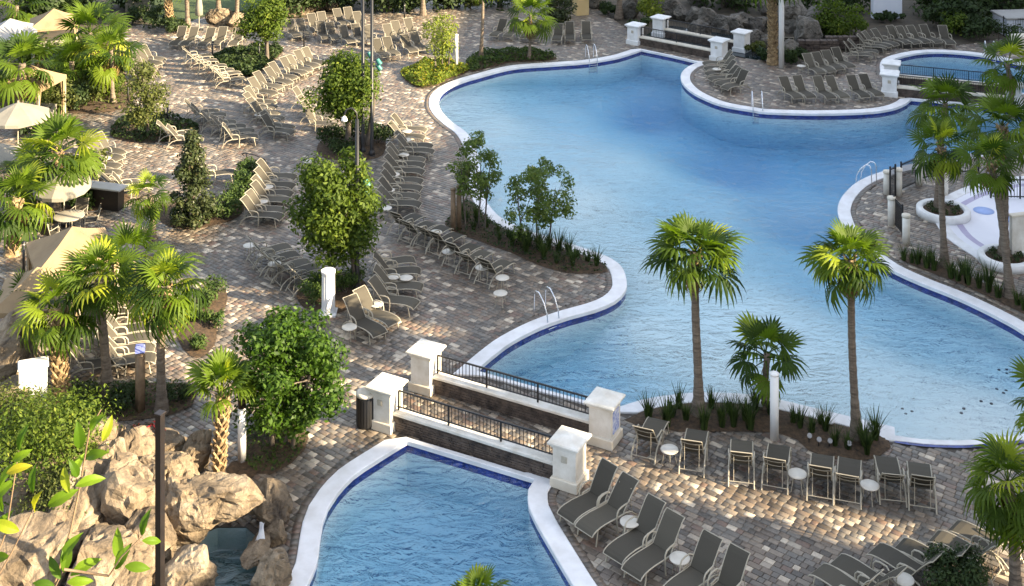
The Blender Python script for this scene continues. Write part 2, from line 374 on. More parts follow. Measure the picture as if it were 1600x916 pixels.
# ------------------------------------------------------------------ pools
COPW, ZC, ZW = .5, .03, -.17
def outline(segs):                     # segs: (pixel points, coping width); consecutive segments share a corner
    P, Wd = [], []
    for pts, w in segs:
        q = spline(W(pts)); P += q[:-1]; Wd += [w] * (len(q) - 1)
    if area(P) < 0: P.reverse(); Wd.reverse()
    return P, Wd
main_o, main_w = outline([
    ([(742, 580), (770, 556), (800, 534), (845, 511), (890, 495), (930, 484), (960, 471), (976, 455), (978, 440), (972, 420), (956, 406), (930, 395), (875, 377), (830, 363),
      (805, 353), (778, 338), (757, 312), (750, 285), (748, 255), (742, 232), (728, 208), (708, 193), (692, 178), (685, 165), (687, 150), (700, 138), (722, 128), (745, 121), (800, 107), (860, 102), (915, 98), (960, 91), (985, 84), (1002, 78)], .5),
    ([(1002, 78), (1050, 88), (1092, 98)], .14),
    ([(1092, 98), (1077, 104), (1066, 114), (1065, 126), (1074, 138), (1092, 150), (1127, 164), (1177, 173), (1200, 176), (1275, 178), (1351, 176), (1391, 171), (1413, 163), (1423, 155)], .5),
    ([(1423, 155), (1480, 160), (1570, 167)], .14),
    ([(1570, 167), (1600, 185), (1605, 205), (1570, 228), (1510, 242), (1461, 250), (1416, 259), (1376, 270), (1342, 284), (1319, 305), (1310, 325), (1313, 343), (1324, 366), (1345, 387), (1378, 412), (1400, 425), (1440, 443),
      (1500, 467), (1560, 496), (1600, 519), (1650, 556), (1672, 600), (1665, 645), (1620, 673), (1590, 682)], .5),
    ([(1590, 682), (1540, 687), (1500, 690), (1440, 688), (1397, 682)], .2),
    ([(1397, 682), (1396, 669)], .3),
    ([(1396, 669), (1308, 648), (1217, 626), (1160, 617), (1099, 615), (1064, 617), (1026, 622), (1001, 627), (960, 640)], .5),
    ([(960, 640), (850, 610), (742, 580)], .14)])
near_o, near_w = outline([
    ([(478, 916), (493, 882), (498, 849), (503, 817), (511, 794), (526, 771), (551, 744), (588, 719), (636, 689)], .5),
    ([(636, 689), (735, 719), (837, 750)], .14),
    ([(837, 750), (827, 766), (828, 794), (840, 819), (865, 862), (895, 912), (915, 945), (920, 985), (880, 1005), (760, 1010), (600, 1010), (500, 1000), (465, 970), (468, 935), (478, 916)], .5)])
rp = [G(1407, 139), G(1600, 152)]
round_o, round_w = outline([
    ([(1398, 132), (1390, 115), (1389, 100), (1398, 92), (1422, 85.5), (1442, 82.5), (1463, 81.5), (1491, 82.5), (1519, 85), (1545, 89), (1585, 98), (1622, 112), (1630, 128), (1612, 147)], .5),
    ([(1612, 147), (1500, 140), (1398, 132)], .14)])
grotto_o = spline(W([(286, 872), (300, 838), (340, 822), (385, 822), (408, 842), (412, 880), (405, 920), (400, 960), (340, 975), (295, 950)]), .4, True)
if area(grotto_o) < 0: grotto_o.reverse()
def ring_mesh(P, Wd, z0, z1, inner=-.03):
    n = len(P); A = offset(P, inner); B = offset(P, [w for w in Wd]); A1 = offset(P, inner + .02); B1 = offset(P, [w - .02 for w in Wd])
    vs = [(x, y, z0) for x, y in A] + [(x, y, z1 - .015) for x, y in A] + [(x, y, z1) for x, y in A1] + [(x, y, z1) for x, y in B1] + [(x, y, z1 - .015) for x, y in B] + [(x, y, z0) for x, y in B]
    fs = []
    for i in range(n):
        j = (i + 1) % n
        for k in range(5): fs.append((k * n + i, k * n + j, (k + 1) * n + j, (k + 1) * n + i))
        fs.append((5 * n + i, 5 * n + j, j, i))
    return vs, [f[::-1] for f in fs]
def make_pool(name, P, Wd, depth, label, water='pool_water', plaster='pool_plaster', coping=True, tile=True, zw=ZW):
    pts = grid_in(P, .9, .4); vo, fo = tri_region(P, (), pts)
    d = np.array([depth(x, y, e) for (x, y), e in zip(vo, dist_to(vo[:, 0], vo[:, 1], P))])
    n = len(P); key = {(round(a, 3), round(b, 3)): i for i, (a, b) in enumerate(vo.tolist())}
    z = zw - d; V = [(a, b, c) for (a, b), c in zip(vo.tolist(), z)]; Fs = [tuple(f) for f in fo.tolist()]
    b0 = len(V); V += [(x, y, -.05) for x, y in P]
    idx = [key.get((round(x, 3), round(y, 3)), None) for x, y in P]
    for i in range(n):
        j = (i + 1) % n
        if idx[i] is None or idx[j] is None: continue
        Fs.append((idx[i], b0 + i, b0 + j, idx[j])[::-1])
    m = MB(); m.add(V, Fs, False); pool = m.build(name, plaster); tag(pool, label, 'pool', kind='structure')
    wv, wf = tri_region(P); W3 = np.column_stack([wv, np.full(len(wv), zw)])
    wo = inst('pool_water', npmesh('pool_water', W3, wf, water)); tag(wo, label.replace('basin', 'water'), 'water', kind='structure')
    if coping:
        m = MB(); m.add(*ring_mesh(P, Wd, -.10, ZC)); m.build('coping', 'coping', pool)
    if tile:
        m = MB(); A = offset(P, -.004); nn = len(A); zb = zw - .15
        m.add([(x, y, -.04) for x, y in A] + [(x, y, zb) for x, y in A], [(i, nn + i, nn + (i + 1) % nn, (i + 1) % nn)[::-1] for i in range(nn)]); m.build('tile_band', 'tile_navy', pool)
    return pool
def sstep(a, b, x): t = min(1, max(0, (x - a) / (b - a))); return t * t * (3 - 2 * t)
bc = G(1520, 690); lc = G(700, 190)
DPT = [(1000, 130, 2.1), (1150, 205, 2.1), (1350, 215, 1.9), (1250, 300, 1.7), (1285, 400, 1.05), (1100, 300, .8), (900, 300, .22), (850, 400, .2), (760, 180, .35), (720, 150, .28), (1000, 500, .25), (1150, 560, .25), (830, 550, 1.7), (900, 560, 1.1), (870, 520, 1.3),
       (1250, 560, .3), (1400, 600, .26), (1500, 660, .07), (1560, 640, .12), (1430, 480, .9), (1560, 530, .7), (860, 150, .85), (960, 240, .5), (930, 120, 1.1), (1040, 410, .25), (1320, 680, .22), (1200, 470, .35)]
DPG = np.array([(*G(u, v)[:2], d) for u, v, d in DPT])
def main_depth(x, y, e):
    w = 1 / (((DPG[:, 0] - x) ** 2 + ((DPG[:, 1] - y) * .75) ** 2) ** 1.3 + .4); return float((w * DPG[:, 2]).sum() / w.sum())
main_pool = make_pool('main_pool', main_o, main_w, main_depth, 'large free-form pool basin of pale plaster with navy tile band')
make_pool('near_pool', near_o, near_w, lambda x, y, e: 1.55 * (.75 + .25 * sstep(0, 1.2, e)), 'smaller pool basin in front of the footbridge with white coping')
make_pool('round_pool', round_o, round_w, lambda x, y, e: 1.25, 'small round pool basin beyond the iron railing at upper right')
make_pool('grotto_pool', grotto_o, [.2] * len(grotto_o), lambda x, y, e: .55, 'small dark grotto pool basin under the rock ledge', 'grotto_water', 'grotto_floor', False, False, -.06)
beach = spline(W([(1590, 682), (1540, 687), (1500, 690), (1440, 688), (1397, 682)]), .3)
def strip(poly, a, b, z, name, mat, parent):
    vs = []; n = len(poly)
    for i, q in enumerate(poly):
        e = Vector(poly[min(n - 1, i + 1)]) - Vector(poly[max(0, i - 1)]); e.normalize(); nn = Vector((e.y, -e.x)) * (1 if e.x > 0 else -1); vs += [(q[0] + nn.x * a, q[1] + nn.y * a, z), (q[0] + nn.x * b, q[1] + nn.y * b, z)]
    m = MB(); m.add(vs, [(2 * i, 2 * i + 1, 2 * i + 3, 2 * i + 2) for i in range(n - 1)]); return m.build(name, mat, parent)
strip(beach, -.20, -.035, ZW + .008, 'tile_line', 'tile_navy', main_pool); strip(beach, .205, .33, .012, 'tile_line', 'tile_navy', main_pool)
POOLS = [(main_o, main_w), (near_o, near_w), (round_o, round_w)]

# floor jets of the beach entry
jets = [(1561, 568), (1573, 568), (1573, 573), (1557.5, 599), (1572, 600), (1568, 606), (1533, 624.5), (1549, 628.5), (1410, 636), (1425, 640), (1415.5, 644), (1506, 636.5), (1502, 643.5)]
jm = MB().lathe([(.05, 0), (.05, .02), (.035, .03)], 12).mesh('floor_jet', 'iron')
for u, v in jets:
    g = G(u, v, ZW); d = main_depth(g.x, g.y, float(dist_to([g.x], [g.y], main_o)[0]))
    g = G(u, v, ZW - d * .75); d = main_depth(g.x, g.y, float(dist_to([g.x], [g.y], main_o)[0]))
    inst('floor_jet', jm, main_pool, (g.x, g.y, ZW - d - .002))

# ------------------------------------------------------------------ ground, pavement, pavers
BIG = [(-600, -60), (600, -60), (600, 900), (-600, 900)]
holes = [offset(p, .1) for p, _ in POOLS] + [grotto_o]
vo, fo = tri_region(BIG, holes)
gr = inst('ground', npmesh('ground', np.column_stack([vo, np.full(len(vo), -.09)]), fo, 'soil')); tag(gr, 'dark soil ground under the whole resort terrace', 'ground', kind='structure')
PAVED = W([(-120, 1090), (1750, 1090), (1750, 25), (1560, 62), (1485, 72), (1330, 80), (1245, 100), (1170, 92), (1010, 62), (975, 42), (930, 12), (900, -30), (690, -30), (640, 18), (560, 22), (420, 30), (330, 22), (262, 46), (215, 38), (160, 60), (60, 100), (-120, 140)])
if area(PAVED) < 0: PAVED.reverse()
vo, fo = tri_region(PAVED, holes)
pave = inst('pavement', npmesh('pavement', np.column_stack([vo, np.full(len(vo), -.03)]), fo, 'joint_sand')); tag(pave, 'brick paved pool terrace in mixed tan, grey and cream pavers', 'pavement', kind='structure')

BEDS = {
 'magnolia': [(245, 338), (264, 354), (298, 358), (340, 351), (374, 338), (392, 305), (399, 274), (386, 266), (366, 290), (345, 305), (300, 312), (255, 318)],
 'column': [(463, 463), (473, 480), (495, 490), (515, 494), (537, 487), (565, 470), (575, 452), (560, 432), (520, 425), (485, 435), (468, 448)],
 'poolside': [(695, 350), (709, 364), (740, 374), (777, 388), (800, 396), (850, 418), (900, 428), (950, 425), (948, 414), (925, 404), (870, 387), (830, 375), (800, 364), (770, 348), (740, 320), (730, 314), (715, 325)],
 'palm': [(975, 657), (1005, 643), (1035, 636), (1068, 631), (1100, 629), (1160, 632), (1217, 641), (1308, 664), (1388, 683), (1392, 700), (1371, 716), (1338, 722), (1300, 717), (1264, 705), (1246, 688), (1215, 677), (1180, 675), (1120, 675), (1060, 675), (1020, 667), (990, 663)],
 'right': [(1405, 404), (1416, 398), (1440, 398), (1487, 419), (1536, 442), (1600, 462), (1650, 485), (1650, 518), (1600, 491), (1540, 462), (1480, 436), (1430, 417)],
 'lime': [(626, 116), (634, 109), (658, 100), (684, 96), (727, 103), (732, 112), (703, 124), (683, 134), (660, 138), (640, 131)],
 'palmtop': [(729, 104), (732, 92), (750, 84), (790, 80), (830, 79), (862, 87), (870, 93), (845, 96), (800, 98), (762, 107), (738, 113)],
 'shadetree': [(332, 90), (344, 84), (385, 77), (440, 77), (426, 97), (393, 120), (368, 118), (344, 108), (331, 97)],
 'twopalm': [(92, 640), (100, 612), (140, 602), (250, 598), (300, 602), (309, 614), (300, 634), (270, 648), (220, 656), (150, 660), (100, 655)],
 'hedgetree': [(380, 708), (386, 676), (412, 655), (450, 653), (476, 668), (482, 685), (476, 703), (455, 725), (425, 741), (400, 741), (384, 727)],
 'lampbed': [(495, 238), (500, 222), (520, 211), (560, 207), (597, 212), (602, 232), (590, 247), (545, 251), (510, 248)],
 'olive': [(172, 212), (185, 190), (215, 180), (262, 182), (310, 198), (300, 214), (250, 223), (205, 222)],
 'strip': [(272, 505), (290, 480), (330, 455), (352, 452), (354, 475), (340, 505), (335, 540), (310, 560), (285, 545)],
 'umbrella': [(70, 300), (120, 298), (195, 303), (200, 316), (165, 328), (110, 336), (75, 326)],
 'leftgarden': [(-60, 60), (60, 75), (120, 60), (190, 75), (195, 130), (205, 165), (130, 178), (60, 172), (-60, 190)],
 'disc': [(352, 735), (362, 722), (388, 716), (402, 722), (404, 738), (392, 750), (365, 752)],
}
BED = {}
for k, p in BEDS.items():
    q = spline(W(p), .4, True)
    if area(q) < 0: q.reverse()
    BED[k] = q
pad_o = spline(W([(1479, 349), (1497, 372), (1531, 395), (1560, 408), (1640, 412), (1700, 380), (1700, 310), (1640, 285), (1590, 283), (1545, 292), (1515, 301), (1484, 317), (1470, 332)]), .4, True)
if area(pad_o) < 0: pad_o.reverse()

# pavers: coursed at an angle, mixed lengths; clipped away from pools and splash pad
PA = rad(-38); ca, sa = math.cos(PA), math.sin(PA)
px = np.array([p[0] for p in PAVED]); py = np.array([p[1] for p in PAVED])
cx0, cy0 = 0.0, 55.0
lim = 62.0; rows = np.arange(-lim, lim, .185); C = []
for ri, ry in enumerate(rows):
    L = NR.choice([.185, .185, .28, .28, .37], size=int(2 * lim / .185)); e = np.cumsum(L) - lim + NR.uniform(0, .3)
    k = e < lim; C.append(np.column_stack([e[k] - L[k] / 2, np.full(k.sum(), ry), L[k]]))
C = np.concatenate(C); X = cx0 + C[:, 0] * ca - C[:, 1] * sa; Y = cy0 + C[:, 0] * sa + C[:, 1] * ca
vis = (Y > 28.6) & (Y < 92) & (np.abs(X) < Y * .41 + 1.8)
C, X, Y = C[vis], X[vis], Y[vis]
k = inside(X, Y, PAVED)
for P, Wd in POOLS:
    o1 = offset(P, [w + .16 for w in Wd]); k &= ~inside(X, Y, o1)
k &= ~inside(X, Y, offset(grotto_o, .1)); k &= ~inside(X, Y, offset(pad_o, .25))
for q in BED.values(): k &= ~inside(X, Y, offset(q, -.12))
C, X, Y = C[k], X[k], Y[k]
rndv = NR.random(len(X)); zt = NR.uniform(-.004, .0, len(X))
vrow = F * H / Y + VH; onscr = (vrow < 912) & (np.abs(X / Y * F) < 795) & (X > -6.5)
order = np.argsort(np.where(onscr, Y, 1e6)); single = np.zeros(len(X), bool); single[order[:300]] = True
def paver_variant(L):
    a, b = L / 2 - .006, .185 / 2 - .006; bv = .008; m = MB()
    m.add([(-a, -b, -.03), (a, -b, -.03), (a, b, -.03), (-a, b, -.03), (-a, -b, -.008), (a, -b, -.008), (a, b, -.008), (-a, b, -.008), (-a + bv, -b + bv, 0), (a - bv, -b + bv, 0), (a - bv, b - bv, 0), (-a + bv, b - bv, 0)],
          [(0, 1, 5, 4), (1, 2, 6, 5), (2, 3, 7, 6), (3, 0, 4, 7), (4, 5, 9, 8), (5, 6, 10, 9), (6, 7, 11, 10), (7, 4, 8, 11), (8, 9, 10, 11)])
    return m.mesh('paver', 'paver_single')
pv = {L: paver_variant(L) for L in (.185, .28, .37)}
for i in np.nonzero(single)[0]:
    L = min(pv, key=lambda q: abs(q - C[i, 2])); inst('paver', pv[L], pave, (X[i], Y[i], zt[i]), (0, 0, PA))
r = ~single; Xr, Yr, Lr, zr = X[r], Y[r], C[r, 2], zt[r]; hb = .185 / 2 - .006
ring = []
for dz, ins in ((-.03, 0.), (-.008, 0.), (0., .008)):
    for sx, sy in ((-1, -1), (1, -1), (1, 1), (-1, 1)):
        lx = sx * (Lr / 2 - .006 - ins); ly = np.full(len(Xr), sy * (hb - ins))
        ring.append(np.column_stack([Xr + lx * ca - ly * sa, Yr + lx * sa + ly * ca, zr + dz]))
V = np.stack(ring, 1).reshape(-1, 3); base = np.arange(len(Xr))[:, None] * 12
fq = np.array([(0, 1, 5, 4), (1, 2, 6, 5), (2, 3, 7, 6), (3, 0, 4, 7), (4, 5, 9, 8), (5, 6, 10, 9), (6, 7, 11, 10), (7, 4, 8, 11), (8, 9, 10, 11)])
Q = (base[:, None] + fq[None]).reshape(-1, 4)
tag(inst('paver_field', npmesh('paver_field', V, Q, 'paver', np.repeat(rndv[r], 9)), pave), kind='stuff')
# border course along the coping
Vs, Qs, Rn = [], [], []
for P, Wd in POOLS:
    A = offset(P, [w + .012 for w in Wd]); B = offset(P, [w + .22 for w in Wd])
    for i in range(len(P)):
        j = (i + 1) % len(P)
        if Wd[i] < .4 or Wd[j] < .4: continue
        for t in range(2):
            f0, f1 = t / 2 + .02, (t + 1) / 2 - .02
            q = []
            for (S, f) in ((A, f0), (A, f1), (B, f1), (B, f0)):
                q.append((S[i][0] + (S[j][0] - S[i][0]) * f, S[i][1] + (S[j][1] - S[i][1]) * f))
            b = len(Vs); Vs += [(x, y, .006) for x, y in q] + [(x, y, -.03) for x, y in q]
            Qs += [(b, b + 1, b + 2, b + 3)[::-1], (b, b + 1, b + 5, b + 4), (b + 1, b + 2, b + 6, b + 5), (b + 2, b + 3, b + 7, b + 6), (b + 3, b, b + 4, b + 7)]; Rn += [R.choice([.05, .15, .15, .3, .2, .83])] * 5
tag(inst('border_course', npmesh('border_course', Vs, Qs, 'paver', Rn), pave), kind='stuff')

# planting beds: mounded mulch
BEDZ = {}
bed_names = {'magnolia': 'beside the cone-shaped magnolia', 'column': 'round the white fluted column', 'poolside': 'pointing along the pool edge under thin trees', 'palm': 'with palms between pool and loungers',
  'right': 'along the pool coping below the splash pad', 'lime': 'with yellow-green ground cover at the pool tip', 'palmtop': 'with two slim palms at the pool rim', 'shadetree': 'of dark ground cover among sunlit loungers',
  'twopalm': 'with two dark palm trunks', 'hedgetree': 'under the round glossy tree', 'lampbed': 'under the tree with tall lamp poles', 'olive': 'under the grey-green small tree', 'strip': 'curving behind the bright fan palm',
  'umbrella': 'of low hedge by the cream umbrella', 'leftgarden': 'with cabanas and palms at upper left', 'disc': 'round the white pole by the booted palm'}
for k, q in BED.items():
    pts = grid_in(q, .45, .2); vo, fo = tri_region(q, (), pts); d = dist_to(vo[:, 0], vo[:, 1], q)
    z = .012 + .09 * np.clip(d / .5, 0, 1) + NR.normal(0, .012, len(vo)) * (d > .1)
    o = inst('mulch_bed', npmesh('mulch_bed', np.column_stack([vo, z]), fo, 'mulch', smooth=True)); tag(o, 'mulched planting bed ' + bed_names[k], 'planting bed', 'planting beds', 'structure')

# ------------------------------------------------------------------ foliage builders
def leaf_quads(Pc, out, size, rng, flat=.6, aspect=.5):
    n = len(Pc); d = out + rng.normal(0, flat, (n, 3)); d /= np.linalg.norm(d, axis=1)[:, None] + 1e-9
    t = np.cross(d, rng.normal(0, 1, (n, 3))); t /= np.linalg.norm(t, axis=1)[:, None] + 1e-9; b = np.cross(d, t)
    s = size * rng.uniform(.6, 1.3, n)[:, None]
    v = np.stack([Pc - t * s, Pc + b * s * aspect + d * s * .12, Pc + t * s, Pc - b * s * aspect + d * s * .12], 1)
    return v.reshape(-1, 3), np.arange(n * 4).reshape(-1, 4)
def leaf_cloud(name, mat, clumps, n, size, seed=0, parent=None, flat=.6, loc=(0, 0, 0), aspect=.5, hollow=.55):
    rng = np.random.default_rng(seed); c = np.array([q[:3] for q in clumps], float); rr = np.array([q[3] for q in clumps], float)
    w = rr ** 2; pick = rng.choice(len(c), n, p=w / w.sum()); d = rng.normal(0, 1, (n, 3)); d /= np.linalg.norm(d, axis=1)[:, None]
    d[:, 2] = np.where(rng.random(n) < .35, np.abs(d[:, 2]), d[:, 2])
    rad_ = rr[pick] * (hollow + (1 - hollow) * rng.random(n) ** .6) * np.clip(rng.normal(1, .17, n), .5, 1.5); P = c[pick] + d * rad_[:, None] * np.array([1, 1, .85])
    out = d + np.array([0, 0, .45])
    v, q = leaf_quads(P, out, size, rng, flat, aspect)
    shade = np.clip(rng.random(n) * .75 + .25 * rng.random(len(c))[pick], 0, 1)
    return inst(name, npmesh(name, v, q, mat, shade), parent, loc)
def ellip_clumps(rx, ry, rz, zc, k, cr, rng, shape='ell'):
    out = []
    while len(out) < k:
        p = np.array([rng.uniform(-1, 1) for _ in range(3)]); l = np.linalg.norm(p)
        if l > 1 or l < (0 if shape == 'open' else .35): continue
        if shape == 'cone':
            t = rng.random() ** 1.25; an = rng.uniform(0, 6.283); wd = ((1 - t) * .95 + .04) * rng.random() ** .4
            q = np.array([math.cos(an) * wd, math.sin(an) * wd, 2 * t - 1])
        else: q = p
        out.append((q[0] * rx * .8, q[1] * ry * .8, zc + q[2] * rz * .85, cr * rng.uniform(.7, 1.25)))
    return out
def tree(base_px, crown_px, hw, hh, label, leaf, n, lsize, k=26, cr=None, stems=((0, 0),), trunk_r=.09, shape='ell', seed=1, name='tree', cat='tree', mat_b='tree_bark', group=None, limb_n=7, base_z=0.0):
    b = G(*base_px, base_z); y = b.y; s = y / F; zc = zat(crown_px[1], y) - base_z; xc = xat(crown_px[0], y) - b.x
    t = empty(name, (b.x, b.y, base_z)); tag(t, label, cat, group); rng = random.Random(seed)
    rx, rz = hw * s, hh * s; cl = ellip_clumps(rx, rx * .9, rz, zc, k, cr or rx * .38, rng, shape)
    cl = [(c[0] + xc, c[1], max(c[2], .15), c[3]) for c in cl]
    m = MB()
    for si, (dx, dy) in enumerate(stems):
        top = Vector((xc * .7 + dx * 1.6, dy * 1.6, zc + rz * .2)); p0 = Vector((dx, dy, -.05)); mid = p0.lerp(top, .5) + Vector((rng.uniform(-.12, .12), rng.uniform(-.12, .12), 0)) * min(1, trunk_r * 10)
        pts = [p0, p0.lerp(mid, .5) + Vector((rng.uniform(-.03, .03), 0, 0)), mid, mid.lerp(top, .6), top]; m.tube(pts, [trunk_r * 1.25, trunk_r, trunk_r * .8, trunk_r * .55, trunk_r * .2], 8)
        for c in rng.sample(cl, min(limb_n, len(cl))):
            e = Vector(c[:3]); st = p0.lerp(top, rng.uniform(.4, .8)); mm = st.lerp(e, .5) + Vector((0, 0, .08)); m.tube([st, mm, e], [trunk_r * .4, trunk_r * .25, trunk_r * .1], 5)
    m.build('trunk', mat_b, t)
    leaf_cloud('crown', leaf, cl, n, lsize, seed, t)
    return t
def shrub(base_px, w, h, label, leaf='leaf_dark', n=900, lsize=.09, seed=1, name='shrub', cat='shrub', group=None, at=None, d=None, k=9, z0=0.05):
    b = G(*base_px) if at is None else Vector((*at, 0)); rng = random.Random(seed); d = d or w * .8
    cl = [(rng.uniform(-.36, .36) * w, rng.uniform(-.36, .36) * d, rng.uniform(.3, .72) * h, min(w, h) * rng.uniform(.24, .38)) for _ in range(k)]
    t = empty(name, (b.x, b.y, z0 * .4)); tag(t, label, cat, group); leaf_cloud('foliage', leaf, cl, n, lsize, seed, t)
    m = MB()
    for i in range(4):
        c = rng.choice(cl); m.tube([(rng.uniform(-.08, .08), rng.uniform(-.08, .08), -.03), (c[0] * .5, c[1] * .5, c[2] * .5), c[:3]], [.025, .018, .008], 5)
    m.build('stem', 'tree_bark', t); return t
# fan palm fronds
def frond_mesh(name, mat, pet, rb, droop, nseg=17, spread=115, split=.45, seed=0, fold=.25):
    rng = random.Random(seed); m = MB(); m.tube([(0, 0, 0), (pet * .5, 0, .03), (pet, 0, 0)], [.022, .016, .011], 4, False)
    ctr = Vector((pet, 0, 0)); prof = (.06, .32, .62, .84, 1.0)
    for i in range(nseg):
        a = rad(-spread + 2 * spread * i / (nseg - 1)) + rng.uniform(-.03, .03); L = rb * (1 - .22 * abs(i - nseg / 2) / (nseg / 2)) * rng.uniform(.9, 1.06)
        dv = Vector((math.cos(a), math.sin(a), 0)); sd = Vector((-dv.y, dv.x, 0)); hw0 = rad(2 * spread / (nseg - 1)) / 2
        dr = droop * rng.uniform(.75, 1.25); vs = []
        for q in prof:
            r = q * L; wdt = r * math.tan(hw0) * 1.05 if q <= split else L * split * math.tan(hw0) * (1.03 - (q - split) / (1 - split) * .97)
            zz = -dr * L * max(0, q - .3) ** 1.7 + fold * abs(math.sin(a)) * r * (1 - q * .6); rr = r * (1 - .35 * dr * max(0, q - .45))
            c = ctr + dv * rr + Vector((0, 0, zz)); vs += [c - sd * wdt, c + Vector((0, 0, .25 * wdt)), c + sd * wdt]
        fs = []
        for j in range(len(prof) - 1):
            b = j * 3; fs += [(b, b + 3, b + 4, b + 1), (b + 1, b + 4, b + 5, b + 2)]
        m.add(vs, fs, False)
    return m.mesh(name, mat)
FR = {}
for st, (pet, rb, drs) in {'broad': (.85, 1.0, (.35, .7, 1.05)), 'droop': (.80, 1.05, (.7, 1.15, 1.6)), 'spiky': (.62, .72, (.3, .6, .9))}.items():
    FR[st] = [frond_mesh('frond', 'frond', pet, rb, d, seed=i + 1, split={'broad': .52, 'droop': .45, 'spiky': .58}[st]) for i, d in enumerate(drs)]
    FR[st + '_dry'] = [frond_mesh('dry_frond', 'frond_dry', pet * .8, rb * .75, 1.6, seed=9)]
def palm(base_px, crown_px, r_px, label, style='broad', n=30, trunk_r=.15, boots=False, dry=4, seed=1, base_z=0.03, lo=-45, hi=82, taper=.8, skirt=.0, sway=0.0, at=None, crown_z=None, scale=None, group='fan palms', trunk_h=None):
    rng = random.Random(seed)
    if at is None:
        b = G(*base_px); y = b.y; top = Vector((xat(crown_px[0], y) - b.x, 0, zat(crown_px[1], y))); s = r_px * y / F / (1.12 if style == 'spiky' else 1.4)
    else:
        b = Vector((*at, 0)); top = Vector((sway, 0, crown_z)); s = scale
    n = max(14, int(n * .78)); s *= .93; dry += 1
    t = empty('palm_tree', (b.x, b.y, 0)); tag(t, label, 'palm', group)
    m = MB(); k = 9; pts = []; rs = []
    for i in range(k):
        f = i / (k - 1); p = Vector((top.x * (f ** 1.3) + .04 * math.sin(f * 5 + seed), .03 * math.sin(f * 4 + seed), -.05 + (top.z + .02) * f)); pts.append(p); rs.append(trunk_r * (1.25 - .45 * min(1, f * 4)) * (1 - (1 - taper) * f) if i else trunk_r * 1.45)
    fine = []; fr = []
    for i in range(k - 1):
        for j in range(4):
            f = j / 4; fine.append(pts[i].lerp(pts[i + 1], f)); fr.append((rs[i] * (1 - f) + rs[i + 1] * f) * (1.05 if j % 2 else .96))
    fine.append(pts[-1]); fr.append(rs[-1]); m.tube(fine, fr, 10, smooth=False); tr = m.build('trunk', 'boot_bark' if boots else 'palm_bark', t)
    nb = 0
    if boots:
        z = .12; zb = top.z - .15; a = 0.
    elif skirt > 0:
        z = max(.1, top.z - skirt); zb = top.z - .02; a = 0.
    else: z = 1; zb = 0
    if z < zb:
        mb = MB()
        while z < zb:
            f = z / top.z; c = Vector((top.x * f ** 1.3 + .04 * math.sin(f * 5 + seed), .03 * math.sin(f * 4 + seed), z)); a += 2.4; d = Vector((math.cos(a), math.sin(a), 0)); sd = Vector((-d.y, d.x, 0)); r0 = trunk_r * (.85 if boots else .75)
            ln = rng.uniform(.12, .2) * (1 if boots else .8); p0 = c + d * r0; p1 = c + d * (r0 + ln * .55) + Vector((0, 0, ln)); w0, w1 = .075, .035
            mb.add([p0 - sd * w0, p0 + sd * w0, p0 + sd * w0 - Vector((0, 0, .07)), p0 - sd * w0 - Vector((0, 0, .07)), p1 - sd * w1, p1 + sd * w1, p1 + sd * w1 + d * .03 - Vector((0, 0, .04)), p1 - sd * w1 + d * .03 - Vector((0, 0, .04))],
                   [(0, 1, 5, 4), (1, 2, 6, 5), (2, 3, 7, 6), (3, 0, 4, 7), (4, 5, 6, 7)]); z += .028 if boots else .035
        mb.build('leaf_boots', 'boot_bark', t)
    for i in range(n):
        f = (i + .5) / n; el = hi + (lo - hi) * f ** .85 + rng.uniform(-9, 9); a = i * 2.39996 + rng.uniform(-.25, .25); ms = FR[style]; me = ms[min(len(ms) - 1, int(f * len(ms) + rng.uniform(-.4, .4)))] if f < 1 else ms[-1]
        sc_ = s * rng.uniform(.85, 1.12) * (.72 + .28 * min(1, f * 3)); rot = Matrix.Rotation(a, 4, 'Z') @ Matrix.Rotation(-rad(el), 4, 'Y') @ Matrix.Rotation(rng.uniform(-.5, .5), 4, 'X')
        o = inst('frond', me, t, (top.x, top.y, top.z - .25 * f * s), rot.to_euler(), (sc_,) * 3)
    for i in range(dry):
        a = rng.uniform(0, 6.28); rot = Matrix.Rotation(a, 4, 'Z') @ Matrix.Rotation(rad(rng.uniform(55, 80)), 4, 'Y'); inst('dry_frond', FR[style + '_dry'][0], t, (top.x, top.y, top.z - .3 * s), rot.to_euler(), (s * .9,) * 3)
    return t
# grass clumps
def clump_mesh(h, n, seed, mat='grass_blade', w=.02, spread=.55):
    rng = random.Random(seed); V, Q, rn = [], [], []
    for i in range(n):
        a = rng.uniform(0, 6.283); d = Vector((math.cos(a), math.sin(a), 0)); sd = Vector((-d.y, d.x, 0)); L = h * rng.uniform(.6, 1.15); o = d * rng.uniform(0, .08); lean = rng.uniform(.1, spread); b = len(V)
        for j, q in enumerate((0, .4, .75, 1)):
            c = o + d * (lean * L * q ** 1.8) + Vector((0, 0, L * (q - .25 * lean * q * q))); ww = w * (1 - q * .85); V += [c - sd * ww, c + sd * ww]
        for j in range(3): Q.append((b + 2 * j, b + 2 * j + 1, b + 2 * j + 3, b + 2 * j + 2)); rn.append(rng.random())
    return npmesh('grass_clump', [tuple(v) for v in V], Q, mat, rn)
CLUMP = [clump_mesh(.62, 70, 1), clump_mesh(.5, 55, 2), clump_mesh(.8, 80, 3), clump_mesh(.45, 45, 4)]
def clumps(pxs, label, group, sc_=1.0, seed=0):
    rng = random.Random(seed)
    for u, v in pxs:
        b = G(u, v); o = inst('grass_clump', rng.choice(CLUMP), None, (b.x, b.y, .04), (0, 0, rng.uniform(0, 6)), (sc_ * rng.uniform(.85, 1.15),) * 3); tag(o, label, 'grass clump', group)
